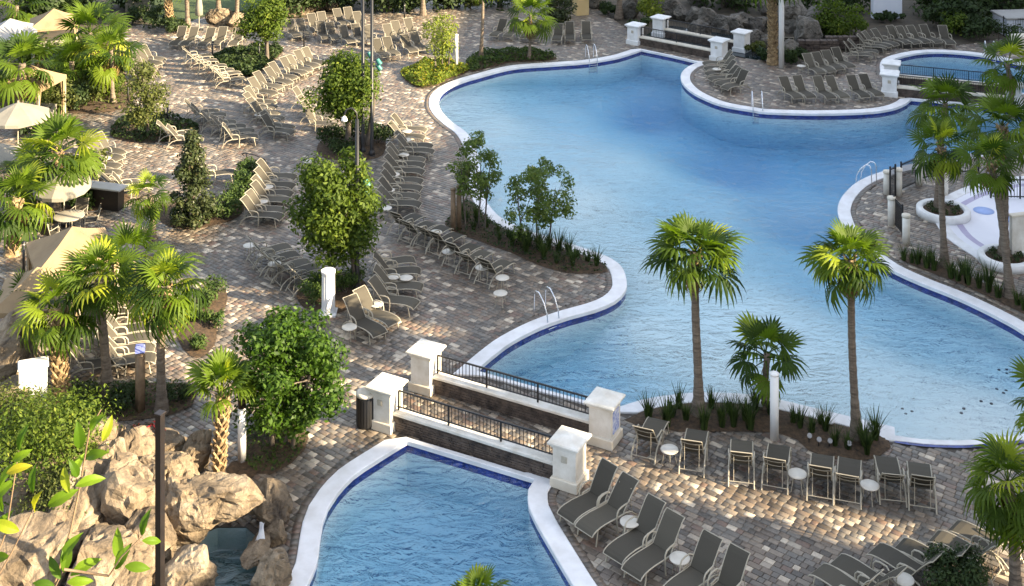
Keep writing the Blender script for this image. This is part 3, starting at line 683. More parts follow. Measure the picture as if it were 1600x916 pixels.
def cover(poly, n, h, mat, label, lsize=.07, seed=0):
    rng = np.random.default_rng(seed); xs = [p[0] for p in poly]; ys = [p[1] for p in poly]; P = []
    x = rng.uniform(min(xs), max(xs), n * 6); y = rng.uniform(min(ys), max(ys), n * 6); k = inside(x, y, poly); x, y = x[k][:n], y[k][:n]; d = dist_to(x, y, poly)
    hh = h * (.35 + .65 * np.abs(np.sin(x * 2.3 + seed) * np.sin(y * 1.9))) * np.clip(d / .35, .25, 1); z = .08 + hh * rng.random(len(x)) ** .5
    v, q = leaf_quads(np.column_stack([x, y, z]), np.tile([0, 0, 1.0], (len(x), 1)), lsize, rng, .7); o = inst('ground_cover', npmesh('ground_cover', v, q, mat, rng.random(len(x)))); tag(o, label, 'ground cover', kind='stuff')

# ------------------------------------------------------------------ unseen hotel wings, added right of the view and shaped to shade the terrace
def hotel(x, y0, y1, h, label):
    t = empty('shade_wing', (x, (y0 + y1) / 2, 0)); tag(t, label, 'building', 'added shading wings'); L = y1 - y0
    MB().box((3, 0, h / 2 - .1), (6, L, h)).build('wall', 'hotel_wall', t); MB().box((3, 0, h + .1), (6.2, L + .1, .35), bev=.05).build('roof', 'roof_dark', t)
    wm = MB().box((0, 0, 0), (.12, 1.4, 1.7), bev=.03).mesh('window', 'window_glass')
    nz = int(h / 3.2); ny = int(L / 4)
    for i in range(nz):
        for j in range(ny): inst('window', wm, t, (-.03, -L / 2 + (j + .5) * L / ny, 1.8 + i * 3.2))
hotel(47, -30, 13.4, 22.6, 'unseen tan hotel wing added for shade right of the view, with flat dark roof')
hotel(47, 17.3, 22.4, 20.0, 'unseen narrow tan hotel wing added for shade right of the view, beside the wider gap')
hotel(47, 22.45, 36.7, 24.2, 'unseen tallest tan hotel wing added for shade right of the view, beside the long wing')
hotel(47, 36.75, 84, 20.6, 'unseen long tan hotel wing added for shade right of the view, behind the round pool')

# ------------------------------------------------------------------ pillars and footbridges
def pillar(x, y, rz, label, s=1.0, mat='stucco', trim='stucco_trim', plaque=True, sign=False):
    t = empty('bridge_pillar', (x, y, 0), rz); tag(t, label, 'pillar', 'bridge pillars')
    MB().box((0, 0, .12), (.80 * s, .80 * s, .28), bev=.02).build('plinth', trim, t)
    MB().box((0, 0, .66), (.68 * s, .68 * s, .82), bev=.012).build('shaft', mat, t)
    m = MB(); m.box((0, 0, 1.10), (.78 * s, .78 * s, .08), bev=.015); m.box((0, 0, 1.18), (.92 * s, .92 * s, .1), bev=.03)
    m.add([(-.43 * s, -.43 * s, 1.228), (.43 * s, -.43 * s, 1.228), (.43 * s, .43 * s, 1.228), (-.43 * s, .43 * s, 1.228), (0, 0, 1.30)], [(0, 1, 4), (1, 2, 4), (2, 3, 4), (3, 0, 4)])
    m.build('cap', mat if mat != 'stucco' else 'stucco', t)
    if plaque:
        m = MB(); m.box((0, -.345 * s, .80), (.17, .03, .17), bev=.006); m.box((0, -.365 * s, .80), (.11, .015, .11), bev=.004, rz=0); m.build('plaque', 'plaque', t)
    if sign:
        MB().box((.348 * s, 0, .66), (.02, .42, .62), bev=.004).build('sign', 'sign_blue', t)
    return t
def railing(parent, a, b, z0, h=.56, posts=4, gap=.115, detail=True):
    a, b = Vector((*a, 0)), Vector((*b, 0)); L = (b - a).length; rz = math.atan2(b.y - a.y, b.x - a.x)
    rl = MB().box((L / 2, 0, h), (L, .05, .045), bev=.008).build('railing', 'iron', parent, (a.x, a.y, z0), (0, 0, rz))
    MB().box((L / 2, 0, .09), (L, .03, .03)).build('bottom_rail', 'iron', rl)
    pm = MB().box((0, 0, h / 2), (.045, .045, h + .01), bev=.004).mesh('post', 'iron')
    for i in range(posts): inst('post', pm, rl, (.05 + (L - .1) * i / (posts - 1), 0, -.02))
    km = MB().box((0, 0, h / 2 + .045), (.017, .017, h - .09)).mesh('picket', 'iron'); n = int(L / gap)
    for i in range(1, n): inst('picket', km, rl, (L * i / n, 0, 0))
    return rl
def footbridge(nl, nr, fl, fr, label, wall_h=.42, posts=4, mats=('stucco', 'veneer'), seed=0, arch=0.0):
    c = (Vector(nl) + Vector(nr) + Vector(fl) + Vector(fr)) / 4; t = empty('footbridge', (c.x, c.y, 0)); tag(t, label, 'footbridge', 'footbridges'); rng = random.Random(seed)
    for a, b in ((nl, nr), (fl, fr)):
        a, b = Vector(a) - c, Vector(b) - c; d = (b - a).normalized(); a2 = a + d * .34; b2 = b - d * .34; L = (b2 - a2).length; mid = (a2 + b2) / 2; rz = math.atan2(d.y, d.x)
        w = MB().box((0, 0, wall_h / 2 - .1), (L, .24, wall_h + .2)).build('wall', 'joint_sand', t, (mid.x, mid.y, 0), (0, 0, rz))
        m = MB()
        for s in (-1, 1):
            z = -.12; 
            while z < wall_h - .01:
                hh = min(rng.uniform(.055, .085), wall_h - z); x = -L / 2
                while x < L / 2 - .02:
                    l = min(rng.uniform(.16, .42), L / 2 - x); m.box((x + l / 2, s * (.125 + rng.uniform(0, .02)), z + hh / 2), (l - .008, .05, hh - .008), bev=.006); x += l
                z += hh
        tag(m.build('ledge_stones', mats[1], w), kind='stuff')
        MB().box((mid.x, mid.y, wall_h + .06), (L - .02, .36, .12), rz, bev=.03).build('wall_cap', mats[0], t)
        railing(t, a2 + d * .03, b2 - d * .03, wall_h + .12, posts=posts)
    return t
nl, nr, fl, fr = (-3.68, 36.62), (1.56, 33.86), (-2.66, 38.61), (2.66, 35.83); RB = math.atan2(-2.77, 5.28)
footbridge(nl, nr, fl, fr, 'stone-faced footbridge with two black railings between the two pools', seed=1)
pillar(*nl, RB, 'cream pillar beside the black bin at the near footbridge')
pillar(*fl, RB, 'cream pillar at the left back corner of the near footbridge', plaque=False)
pillar(*nr, RB, 'cream pillar at the coping above the six dark loungers')
pillar(*fr, RB, 'cream pillar with a blue and white notice on its side', plaque=False, sign=True)
n2, m2, f2, g2 = (7.75, 78.3), (12.4, 74.7), (9.55, 80.2), (14.1, 76.6); RB2 = math.atan2(-3.6, 4.65)
footbridge(n2, m2, f2, g2, 'shaded footbridge at the far tip of the large pool', posts=3, mats=('stucco_trim', 'veneer'), seed=2)
pillar(*n2, RB2, 'white pillar at the pool tip, leftmost of the far footbridge', 1.1, 'stucco_white', 'stucco_white')
pillar(*m2, RB2, 'white pillar beside the brown loungers at the far footbridge', 1.1, 'stucco_white', 'stucco_white')
pillar(*f2, RB2, 'white pillar in front of the yellow-green shrub by the stream', 1.1, 'stucco_white', 'stucco_white', False)
pillar(*g2, RB2, 'white pillar nearest the boulder stream, right end of far footbridge', 1.1, 'stucco_white', 'stucco_white', False)
n3, m3, f3, g3 = (20.55, 67.9), (26.45, 65.8), (21.25, 69.9), (27.2, 67.8); RB3 = math.atan2(-2.1, 5.9)
footbridge(n3, m3, f3, g3, 'footbridge between the large pool and the round pool', posts=4, mats=('stucco_trim', 'veneer'), seed=3)
pillar(*n3, RB3, 'white pillar at the pool edge beside the row of six grey loungers', 1.1, 'stucco_white', 'stucco_white')
pillar(*f3, RB3, 'white pillar at the rim of the round pool', 1.1, 'stucco_white', 'stucco_white', False)
pillar(*m3, RB3, 'white pillar behind the palm crown at the right edge', 1.1, 'stucco_white', 'stucco_white')

# ------------------------------------------------------------------ splash pad, planters, fence
vo, fo = tri_region(pad_o, (), grid_in(pad_o, 1.0, .3)); pad = inst('splash_pad', npmesh('splash_pad', np.column_stack([vo, np.full(len(vo), .012)]), fo, 'pad_white')); tag(pad, 'pale splash pad floor with lilac band at right edge', 'splash pad', kind='structure')
m = MB(); m.add(*ring_mesh(pad_o, [.45] * len(pad_o), -.05, .035, inner=-.02)); m.build('pad_kerb', 'coping', pad)
A, B = offset(pad_o, -.35), offset(pad_o, -.62); n = len(A); m = MB(); m.add([(x, y, .016) for x, y in A] + [(x, y, .016) for x, y in B], [(i, n + i, n + (i + 1) % n, (i + 1) % n)[::-1] for i in range(n)]); m.build('lilac_band', 'pad_lilac', pad)
for u, v, r_ in ((1537, 330, .42), (1582, 342, .5)):
    g = G(u, v); MB().lathe([(r_, 0), (r_, .004), (.0, .004)], 28, (g.x, g.y, .017)).build('blue_dot', 'pad_blue', pad)
def planter(u, v, r, label):
    g = G(u, v); t = empty('round_planter', (g.x, g.y, 0)); tag(t, label, 'planter', 'round planters')
    MB().lathe([(r, -.03), (r, .26), (r - .05, .30), (r - .22, .30), (r - .27, .26), (r - .27, .05)], 40).build('kerb', 'stucco_white', t)
    MB().lathe([(r - .28, .0), (r - .28, .2), (r * .4, .235), (0.0, .25)], 28).build('planting_soil', 'mulch', t)
    cl = [(math.cos(a) * r * .5, math.sin(a) * r * .5, .3, .16) for a in np.linspace(0, 6, 9)]; leaf_cloud('ground_cover', 'leaf_dark', cl, 350, .06, 3, t)
planter(1474, 336, 1.08, 'round white planter ring with a palm beside the splash pad'); planter(1571, 410, 1.0, 'round white planter ring at the lower edge of the splash pad')
def bollard(u, v, label, h=1.15, r=.15):
    g = G(u, v); t = empty('fence_pier', (g.x, g.y, 0)); tag(t, label, 'fence pier', 'cream fence piers')
    MB().lathe([(r, -.02), (r, h - .1)], 16).build('shaft', 'stucco', t); MB().lathe([(r + .02, h - .1), (r + .025, h - .06), (r + .02, h), (r - .03, h + .02)], 16).build('cap', 'stucco_trim', t)
bollard(1416, 381, 'cream round fence pier standing in the streak of sunlight'); bollard(1393, 352, 'cream round fence pier at the near end of the black gate'); bollard(1404, 305, 'cream round fence pier at the gate opening')
bollard(1436, 289, 'cream round fence pier between gate and long iron fence'); bollard(1386, 303, 'cream round fence pier left of the folded black gate', 1.0)
bollard(1476, 305, 'cream round fence pier hidden behind the planter palm', .9)
def fence(p, q, h, label, gap=.11, posts=2):
    a, b = G(*p), G(*q); t = empty('iron_fence', (a.x, a.y, 0)); tag(t, label, 'fence', 'black iron fences'); L = (b - a).length; rz = math.atan2(b.y - a.y, b.x - a.x)
    for z in (.1, h - .08): MB().box((L / 2, 0, 0), (L, .03, .04)).build('rail', 'iron', t, (0, 0, z), (0, 0, rz))
    pm = MB().box((0, 0, h / 2 + .03), (.06, .06, h + .08), bev=.006).mesh('post', 'iron'); km = MB().box((0, 0, h / 2), (.018, .018, h - .06)).mesh('picket', 'iron'); d = (b - a).normalized()
    for i in range(posts): e = d * (L * i / (posts - 1)); inst('post', pm, t, (e.x, e.y, 0), (0, 0, rz))
    n = int(L / gap)
    for i in range(1, n): e = d * (L * i / n); inst('picket', km, t, (e.x, e.y, .02), (0, 0, rz))
fence((1397, 352), (1410, 367), 1.15, 'black iron fence panel beside the sunlit pier', .07); fence((1391, 310), (1399, 306), 1.3, 'folded black iron gate panel by the pool', .06)
fence((1408, 298), (1431, 288), 1.2, 'black iron gate panel between two cream piers', .08); fence((1440, 281), (1529, 268), 1.15, 'long black iron fence behind the planter palm', .12, 4)
fence((1548, 310), (1640, 312), .9, 'short iron fence beyond the splash pad', .12, 3)
# raised curved wall on the splash pad edge
g = G(1590, 405); t = empty('pad_wall', (g.x + .3, g.y + .1, 0)); tag(t, 'tall off-white wall panel on the splash pad edge', 'wall'); MB().box((0, 0, .8), (1.2, .18, 1.7), .25, bev=.02).build('wall_panel', 'stucco', t); MB().box((0, 0, 1.68), (1.3, .26, .08), .25, bev=.02).build('wall_cap', 'stucco_trim', t)

# ------------------------------------------------------------------ boulders
import bmesh
def boulder_mesh(seed, cuts=15):
    rng = random.Random(seed); bm = bmesh.new(); bmesh.ops.create_icosphere(bm, subdivisions=4, radius=1.0); pl = []
    for i in range(cuts):
        d = Vector((rng.gauss(0, 1), rng.gauss(0, 1), rng.gauss(0, .8))).normalized(); pl.append((d, rng.uniform(.58, .86)))
    off = Vector((rng.uniform(0, 50),) * 3)
    from mathutils import noise as mn
    for v in bm.verts:
        p = v.co.copy()
        for d, k in pl:
            q = p.dot(d)
            if q > k: p -= d * (q - k) * .94
        f = mn.fractal(p * 1.6 + off, 1.0, 2.0, 5); rdg = abs(mn.noise(p * 2.3 + off * 1.3)); v.co = p * (1 + .13 * f - .16 * max(0, .12 - rdg) / .12)
    me = bpy.data.meshes.new('boulder'); bm.to_mesh(me); bm.free(); me.polygons.foreach_set('use_smooth', [False] * len(me.polygons)); return me
BM = {}
for mt in ('rock_warm', 'rock_grey'):
    BM[mt] = []
    for s in range(6):
        me = boulder_mesh(s + 3); me.materials.append(MATS[mt]); BM[mt].append(me)
def boulder(u, v, sx, sy, sz, label, mt='rock_warm', seed=0, z=None, rz=0.0, group='grotto boulders', tilt=0.0):
    if group == 'grotto boulders' and z is None: sx, sy, sz = sx * 1.25, sy * 1.2, sz * .86
    g = G(u, v); o = inst('boulder', BM[mt][seed % 6], None, (g.x, g.y, sz * .45 if z is None else z), (tilt, tilt * .6, rz), (sx, sy, sz)); tag(o, label, 'boulder', group); return o
boulder(142, 735, 1.15, .8, 1.15, 'pale flat-topped boulder behind the yellow shoots', seed=0, rz=.4)
boulder(205, 752, 1.0, .75, 1.0, 'cream rugged boulder left of the dark pole', seed=1, rz=1.2)
boulder(258, 722, .85, .55, .75, 'pale boulder behind the dark pole with red flowers', seed=2, rz=.2)
boulder(306, 735, .42, .42, .95, 'upright cream rock curling round the upper basin', seed=3, rz=.7, tilt=.25)
boulder(280, 785, .75, .65, .95, 'yellowish cream boulder just right of the dark pole', seed=4, rz=2.0)
boulder(285, 838, .75, .62, 1.35, 'orange stained rock face left of the grotto opening', seed=5, rz=.5)
boulder(352, 838, 1.35, .85, .42, 'long grey ledge slab roofing the grotto pool', seed=0, z=1.05, rz=-.12)
boulder(322, 850, .85, .5, .5, 'amber rock lip over the grotto water', seed=2, z=.95, rz=.3)
boulder(425, 812, .45, .7, .75, 'grey stone stack at the right end of the ledge', seed=1, rz=.8)
boulder(430, 845, .3, .35, .42, 'small stacked stone beside the little waterfall', seed=3)
boulder(120, 850, 1.25, .9, 1.5, 'big brown boulder at lower left under green shoots', seed=1, rz=.9)
boulder(195, 835, 1.05, .8, 1.75, 'tall tan boulder with slanted face left of the pole', seed=2, rz=2.6)
boulder(225, 880, .8, .7, 1.0, 'shadowed boulder at the foot of the dark pole', seed=4, rz=.3)
boulder(160, 915, 1.1, .8, 1.15, 'brown boulder at the lower frame edge', seed=5, rz=1.7)
boulder(293, 915, .68, .55, .72, 'ochre boulder at the near edge of the grotto pool', seed=3, rz=.4)
boulder(426, 916, .48, .42, .68, 'rounded boulder beside the white coping at the frame bottom', seed=4, rz=.1)
boulder(60, 800, 1.0, .9, 1.2, 'boulder under the fine-leaved bush', seed=0, rz=2.2)
boulder(60, 905, 1.1, .9, 1.3, 'dark boulder in the lower left corner', seed=2, rz=.6)
boulder(250, 780, .8, .7, 1.1, 'brown rock behind the dark pole', seed=5, rz=1.1)
boulder(400, 870, .32, .6, .3, 'low wet stone at the grotto pool rim', seed=1)
boulder(8, 610, 1.15, 1.0, 2.0, 'large warm boulder at the left edge beside the white block', seed=3, rz=.3)
boulder(20, 650, .9, .8, .9, 'low boulder in front of the left edge boulder', seed=0, rz=1.3)
boulder(165, 780, .8, .7, 1.2, 'brown rock wedged between the pale boulders', seed=3, rz=.9); boulder(230, 815, .7, .6, 1.1, 'tan rock just left of the dark mast', seed=0, rz=2.3); boulder(95, 760, .8, .7, 1.0, 'mossy rock at the edge of the fine-leaved bush', seed=4, rz=.2); boulder(335, 800, .9, .5, .5, 'dark rock under the back of the ledge slab', seed=5, z=.55, rz=.1); boulder(205, 925, .7, .6, .8, 'rock at the bottom edge left of the mast', seed=1, rz=1.0)
# waterfall streak
g = G(407, 862); m = MB(); vs = []
for i in range(9):
    f = i / 8; z = .62 * (1 - f) ** 1.0 + (-.04); y = .25 - .55 * f ** .8; w = .07 + .05 * f
    for j in range(5): s = (j / 4 - .5) * 2; vs.append((s * w + .03 * math.sin(f * 9 + j), y - .05 * (1 - s * s) + R.uniform(-.02, .02), z + R.uniform(-.015, .015)))
m.add(vs, [(i * 5 + j, i * 5 + j + 1, i * 5 + j + 6, i * 5 + j + 5) for i in range(8) for j in range(4)], True); o = m.build('waterfall', 'white_water', None, (g.x, g.y, 0)); tag(o, 'thin white waterfall running into the grotto pool', 'waterfall')
# stream boulders at the far side
STB = [(1050, 24, 1.3), (1066, 29, 1.1), (1089, 34, 1.3), (1106, 38, 1.4), (1121, 41, .9), (1135, 44, 1.1), (1149, 46, 1.2), (1166, 44, 1.3), (1183, 47, 1.2), (1132, 52, .7), (1178, 70, 1.1), (1194, 71, .9), (1093, 58, 1.2), (985, 24, 1.5), (935, 12, 1.2), (1210, 42, 1.1), (1244, 47, 2.2), (1283, 51, 2.2), (1262, 66, 1.9), (1228, 88, 1.2), (1030, 6, 1.6), (1090, 4, 1.7), (1150, 8, 1.7), (1200, 20, 1.3)]
for i, (u, v, s) in enumerate(STB):
    o = boulder(u, v, s * .75, s * .6, s * .62, '', 'rock_grey', i, rz=i * 1.3, group='boulders along the stream')
    tag(o, ORD[i % 12] + (' grey boulder from the footbridge end along the dark stream' if i < 12 else ' grey boulder in the rough rockwork behind the stream'))
sb = spline(W([(1008, 58), (1040, 40), (1100, 48), (1180, 60), (1215, 80), (1225, 98), (1175, 92), (1100, 76), (1040, 64)]), .8, True)
if area(sb) < 0: sb.reverse()
vo, fo = tri_region(sb); tag(inst('stream', npmesh('stream', np.column_stack([vo, np.full(len(vo), -.02)]), fo, 'dark_water')), 'dark stream bed beyond the far footbridge', 'stream', kind='structure')
for i, (u, v, w) in enumerate([(1275, 82, 2.2), (1315, 76, 2.0)]):
    g = G(u, v); t = empty('stone_wall', (g.x, g.y, 0)); tag(t, ['rough brown stone wall behind the four grey loungers', 'rough stone wall behind the curved lounger row'][i], 'stone wall', 'rough stone walls'); m = MB(); rng = random.Random(i)
    for r_ in range(3):
        x = -w / 2
        while x < w / 2: l = rng.uniform(.25, .5); m.box((x + l / 2, rng.uniform(-.03, .03), .12 + r_ * .26), (l - .02, .4, .25), rng.uniform(-.05, .05), bev=.03); x += l
    tag(m.build('stone', 'veneer', t), kind='stuff')

# ------------------------------------------------------------------ loungers
def arcpts(p): return [Vector((q[0], q[1], q[2])) for q in p]
SEAT = [(.02, .345), (-.18, .352), (-.42, .375), (-.66, .395), (-.88, .395), (-1.04, .375), (-1.14, .335), (-1.18, .285)]
BACK = [(.0, .365), (.10, .50), (.21, .64), (.32, .77), (.43, .895), (.50, .955), (.565, .985)]
LM = {}
LM['seat_sling'] = MB().sheet(SEAT, .285, .014).mesh('seat_sling', 'sling')
BK0 = [(y, z - .36) for y, z in BACK]; LM['back_sling'] = MB().sheet(BK0, .265, .014).mesh('back_sling', 'sling')
fm = MB(); bf = MB()
for s in (-1, 1):
    fm.tube([(s * .302, y, z - .008) for y, z in SEAT], .018, 6); bf.tube([(s * .280, y + .006, z - .006) for y, z in BK0], .016, 6)
for y, z in ((-.1, .33), (-.9, .365), (-1.18, .275)): fm.tube([(-.3, y, z), (.3, y, z)], .014, 5)
bf.tube([(-.28, .17, .20), (-.1, .19, .185), (.1, .19, .185), (.28, .17, .20)], .012, 5); bf.tube([(-.28, .38, .45), (-.1, .40, .43), (.1, .40, .43), (.28, .38, .45)], .012, 5); bf.tube([(-.28, .565, .62), (.28, .565, .62)], .014, 5); LM['back_frame'] = bf.mesh('back_frame', 'frame')
fm.tube([(-.33, .46, .12), (.33, .46, .12)], .013, 5); fm.tube([(-.2, .40, .79), (-.2, .38, .45), (-.2, .45, .13)], .010, 5); fm.tube([(.2, .40, .79), (.2, .38, .45), (.2, .45, .13)], .010, 5)
LM['frame'] = fm.mesh('frame', 'frame')
for s, k in ((-1, 'l'), (1, 'r')):
    LM['arm' + k] = MB().tube([(s * .295, .14, .55), (s * .335, .05, .595), (s * .345, -.12, .60), (s * .345, -.24, .575), (s * .345, -.30, .50), (s * .345, -.315, .36), (s * .345, -.30, .18), (s * .345, -.28, .0)], .022, 6).mesh('armrest', 'frame')
    LM['fleg' + k] = MB().tube([(s * .302, -.98, .385), (s * .312, -1.01, .25), (s * .318, -1.06, .0)], .020, 6).mesh('leg', 'frame')
    LM['rleg' + k] = MB().tube([(s * .325, -.24, .37), (s * .335, .02, .375), (s * .338, .25, .31), (s * .34, .42, .17), (s * .342, .52, .0)], .023, 6).mesh('leg', 'frame')
lr = random.Random(5)
def lounger(x, y, head, label, group):
    t = empty('sun_lounger', (x, y, .003), rad(head - 90)); tag(t, label, 'lounger', group)
    for nm, key in (('seat_sling', 'seat_sling'), ('frame', 'frame'), ('armrest', 'arml'), ('armrest', 'armr'), ('leg', 'flegl'), ('leg', 'flegr'), ('leg', 'rlegl'), ('leg', 'rlegr')): inst(nm, LM[key], t)
    ba = lr.choice((0, 0, 0, .05, -.06, .1, -.11)) + lr.uniform(-.015, .015)
    for nm in ('back_sling', 'back_frame'): inst(nm, LM[nm], t, (0, 0, .36), (ba, 0, 0))
    return t
def row(items, what, where, group, anchor='hinge', jit=3.5):
    # items: (u, v, heading); anchor says which point of the lounger the pixel shows
    for i, (u, v, hd) in enumerate(items):
        z, ly = {'hinge': (.36, 0), 'rear': (0, .52), 'back': (.66, .22)}[anchor]; p = G(u, v, z); hd = hd + lr.uniform(-jit, jit); d = Vector((math.cos(rad(hd)), math.sin(rad(hd))))
        n = 'single' if len(items) == 1 else ORD[i]; lounger(p.x - d.x * ly, p.y - d.y * ly, hd, (what + ' lounger, ' + (ORD[i] + ' ' if len(items) > 1 else 'alone ') + where), group)
row([(933, 775, 42), (961, 794, 42), (1005, 833, 42), (1034, 857, 43), (1093, 893, 43), (1137, 917, 44)], 'dark sling', 'from the near bridge pillar, beside the near pool', 'six loungers beside the near pool')
row([(1004, 723, -113), (1080, 744, -104), (1158, 763, -103), (1210, 770, -104), (1281, 786.5, -104), (1324, 793, -104), (1396, 791.5, -103), (1442, 801.5, -103)], 'olive sling', 'from the left in the row facing the palm bed', 'loungers facing the palm bed', 'rear')
row([(1558, 853, -46), (1529, 869, -46), (1474, 882, -46), (1432, 892, -46), (1371, 910, -45), (1341, 927, -45)], 'grey sling', 'from the palm at the lower right corner', 'loungers at the lower right corner')
row([(561, 500, 136), (578, 486, 140), (603, 466, 160), (609, 446, 172), (607, 424, 184), (600, 410, 190)], 'grey sling', 'from the near end, right of the white column', 'loungers right of the white column')
row([(622, 341, -128), (639, 352.5, -128), (663, 359, -127), (683, 370.5, -127), (709, 388.5, -126), (729, 400, -126), (760, 415, -125)], 'taupe sling', 'from the left in the row facing the poolside bed', 'loungers facing the poolside bed', 'back')
row([(630, 200, 170), (626, 212, 170), (637, 226, 168), (639, 234, 168), (624, 247, 170), (623, 255, 170), (622, 265, 170), (619, 280, 169), (617, 291, 169), (613, 304, 168), (614, 316, 168)], 'taupe sling', 'from the far end of the column facing the pool', 'loungers in a column facing the pool')
row([(422, 274, 168), (419, 287, 168), (415, 300, 168), (414, 310, 167), (405, 325, 166), (399, 334, 165)], 'taupe sling', 'from the black handrail, beside the magnolia hedge', 'loungers beside the magnolia hedge')
row([(401, 384, -148), (413, 396, -148), (430, 408, -149), (444, 417, -149), (464, 429, -150)], 'taupe sling', 'from the left, left of the white column', 'loungers left of the white column', 'back')
row([(398, 157, 160), (399, 164, 160), (404, 173, 160), (409, 181.5, 160), (425, 195, 160), (426, 202, 160)], 'beige sling', 'from the far end, left of the sunlit aisle', 'loungers left of the sunlit aisle')
row([(473, 158, 160), (481, 171, 160), (488, 179, 160), (490, 191, 160)], 'beige sling', 'from the far end, left of the lamp tree', 'loungers left of the lamp tree')
row([(404, 141, 150), (412, 132, 150), (429, 124, 148), (435, 117, 148), (452, 109, 146), (461, 105, 146), (473, 98, 144), (485, 94, 144)], 'sunlit beige', 'from the near end along the dark ground-cover bed', 'loungers along the dark ground-cover bed')
row([(456, 49, 116), (472, 47, 116), (490, 39, 116), (505, 37, 116), (530, 31, 116), (546, 29.5, 116), (561, 36, 116)], 'sunlit', 'from the left in the far back row under the trees', 'far back row of loungers')
row([(503, 52, 116), (518, 53, 116), (539, 58, 116), (558, 56, 116)], 'sunlit', 'from the left in the middle rank behind the lamp poles', 'middle rank of loungers')
row([(577, 58, 117), (608, 56, 117), (621, 51, 117), (641, 47.5, 117)], 'pale sling', 'from the left in the rank behind the front terrace row', 'rank behind the front terrace row')
row([(592, 80, 117), (608, 77, 117), (636, 72, 117), (651, 69, 117)], 'cream lit', 'from the lamp poles in the front terrace row', 'front terrace row of loungers')
row([(281.5, 61, 82), (299.5, 61, 82), (326, 62.5, 82), (345, 61, 84), (372, 61, 84)], 'grey sling', 'from the left in the row before the two far trunks', 'loungers before the far trunks')
row([(301, 89, 200), (309, 97, 200), (322, 105, 200), (334, 112, 200), (345, 117, 200), (350, 125, 200)], 'beige sling', 'from the far end, left of the dark ground-cover bed', 'loungers left of the ground-cover bed')
row([(232, 89, 150), (227, 95, 150), (218, 103, 150), (211, 112, 150)], 'sunlit beige', 'from the far end, behind the grey-green tree', 'loungers behind the grey-green tree')
row([(305, 175, 192), (316, 181, 192), (331, 192.5, 192), (346, 199, 192), (359, 206, 192), (364, 215, 192)], 'dark-backed beige', 'from the far end above the magnolia', 'loungers above the magnolia')
row([(264, 209, 190), (279, 216, 190)], 'sunlit beige', 'of the pair beside the small grey-green tree', 'pair beside the grey-green tree')
row([(326, 271, 190)], 'brown sling', 'half hidden behind the magnolia cone', 'lounger behind the magnolia')
row([(164, 232, 150), (158, 241, 150), (150, 256, 168), (149, 268, 170), (174, 287, 195), (194, 294, 195)], 'tan sling', 'from the far end, right of the tall sunlit palm', 'loungers right of the tall sunlit palm')
row([(188, 484, 186), (185, 515, 188), (182, 531, 188), (182, 547, 188), (183, 563, 188), (132, 570, 190)], 'sunlit tan', 'from the far end, between the two dark palm trunks', 'loungers between the dark palm trunks')
row([(1231, 142, 103), (1251.5, 141, 103), (1283, 142, 103), (1303, 141, 103), (1336, 140, 104), (1356, 138, 104)], 'grey-blue sling', 'from the left in the row on the far peninsula edge', 'loungers on the far peninsula edge')
row([(1267, 104.5, 107), (1282, 102, 107), (1297, 98.5, 107), (1312, 95.5, 107)], 'grey-blue sling', 'from the left in front of the rough stone wall', 'loungers before the rough stone wall')
row([(1332, 84.5, 165), (1341, 78, 160), (1354, 71, 155), (1362, 67, 145), (1376, 63.5, 125), (1398, 59.5, 115), (1413, 59.5, 112), (1430, 58, 110), (1449, 58, 108), (1476, 59.5, 93)], 'grey sling', 'from the left in the arc behind the round pool', 'arc of loungers behind the round pool')
row([(1130, 98, 5), (1132, 105, 8), (1134, 113, 14), (1138.5, 120, 20), (1147, 125, 30), (1155, 131, 38)], 'brown sling', 'from the far bridge pillar on the white-edged peninsula', 'brown loungers on the peninsula')
row([(782, 48, 70), (802, 49, 74), (824, 51, 78), (841, 52.5, 80), (872, 54, 84), (890, 53, 88), (916, 52.5, 91)], 'grey-blue sling', 'from the left behind the two slim palms', 'loungers behind the slim palms')

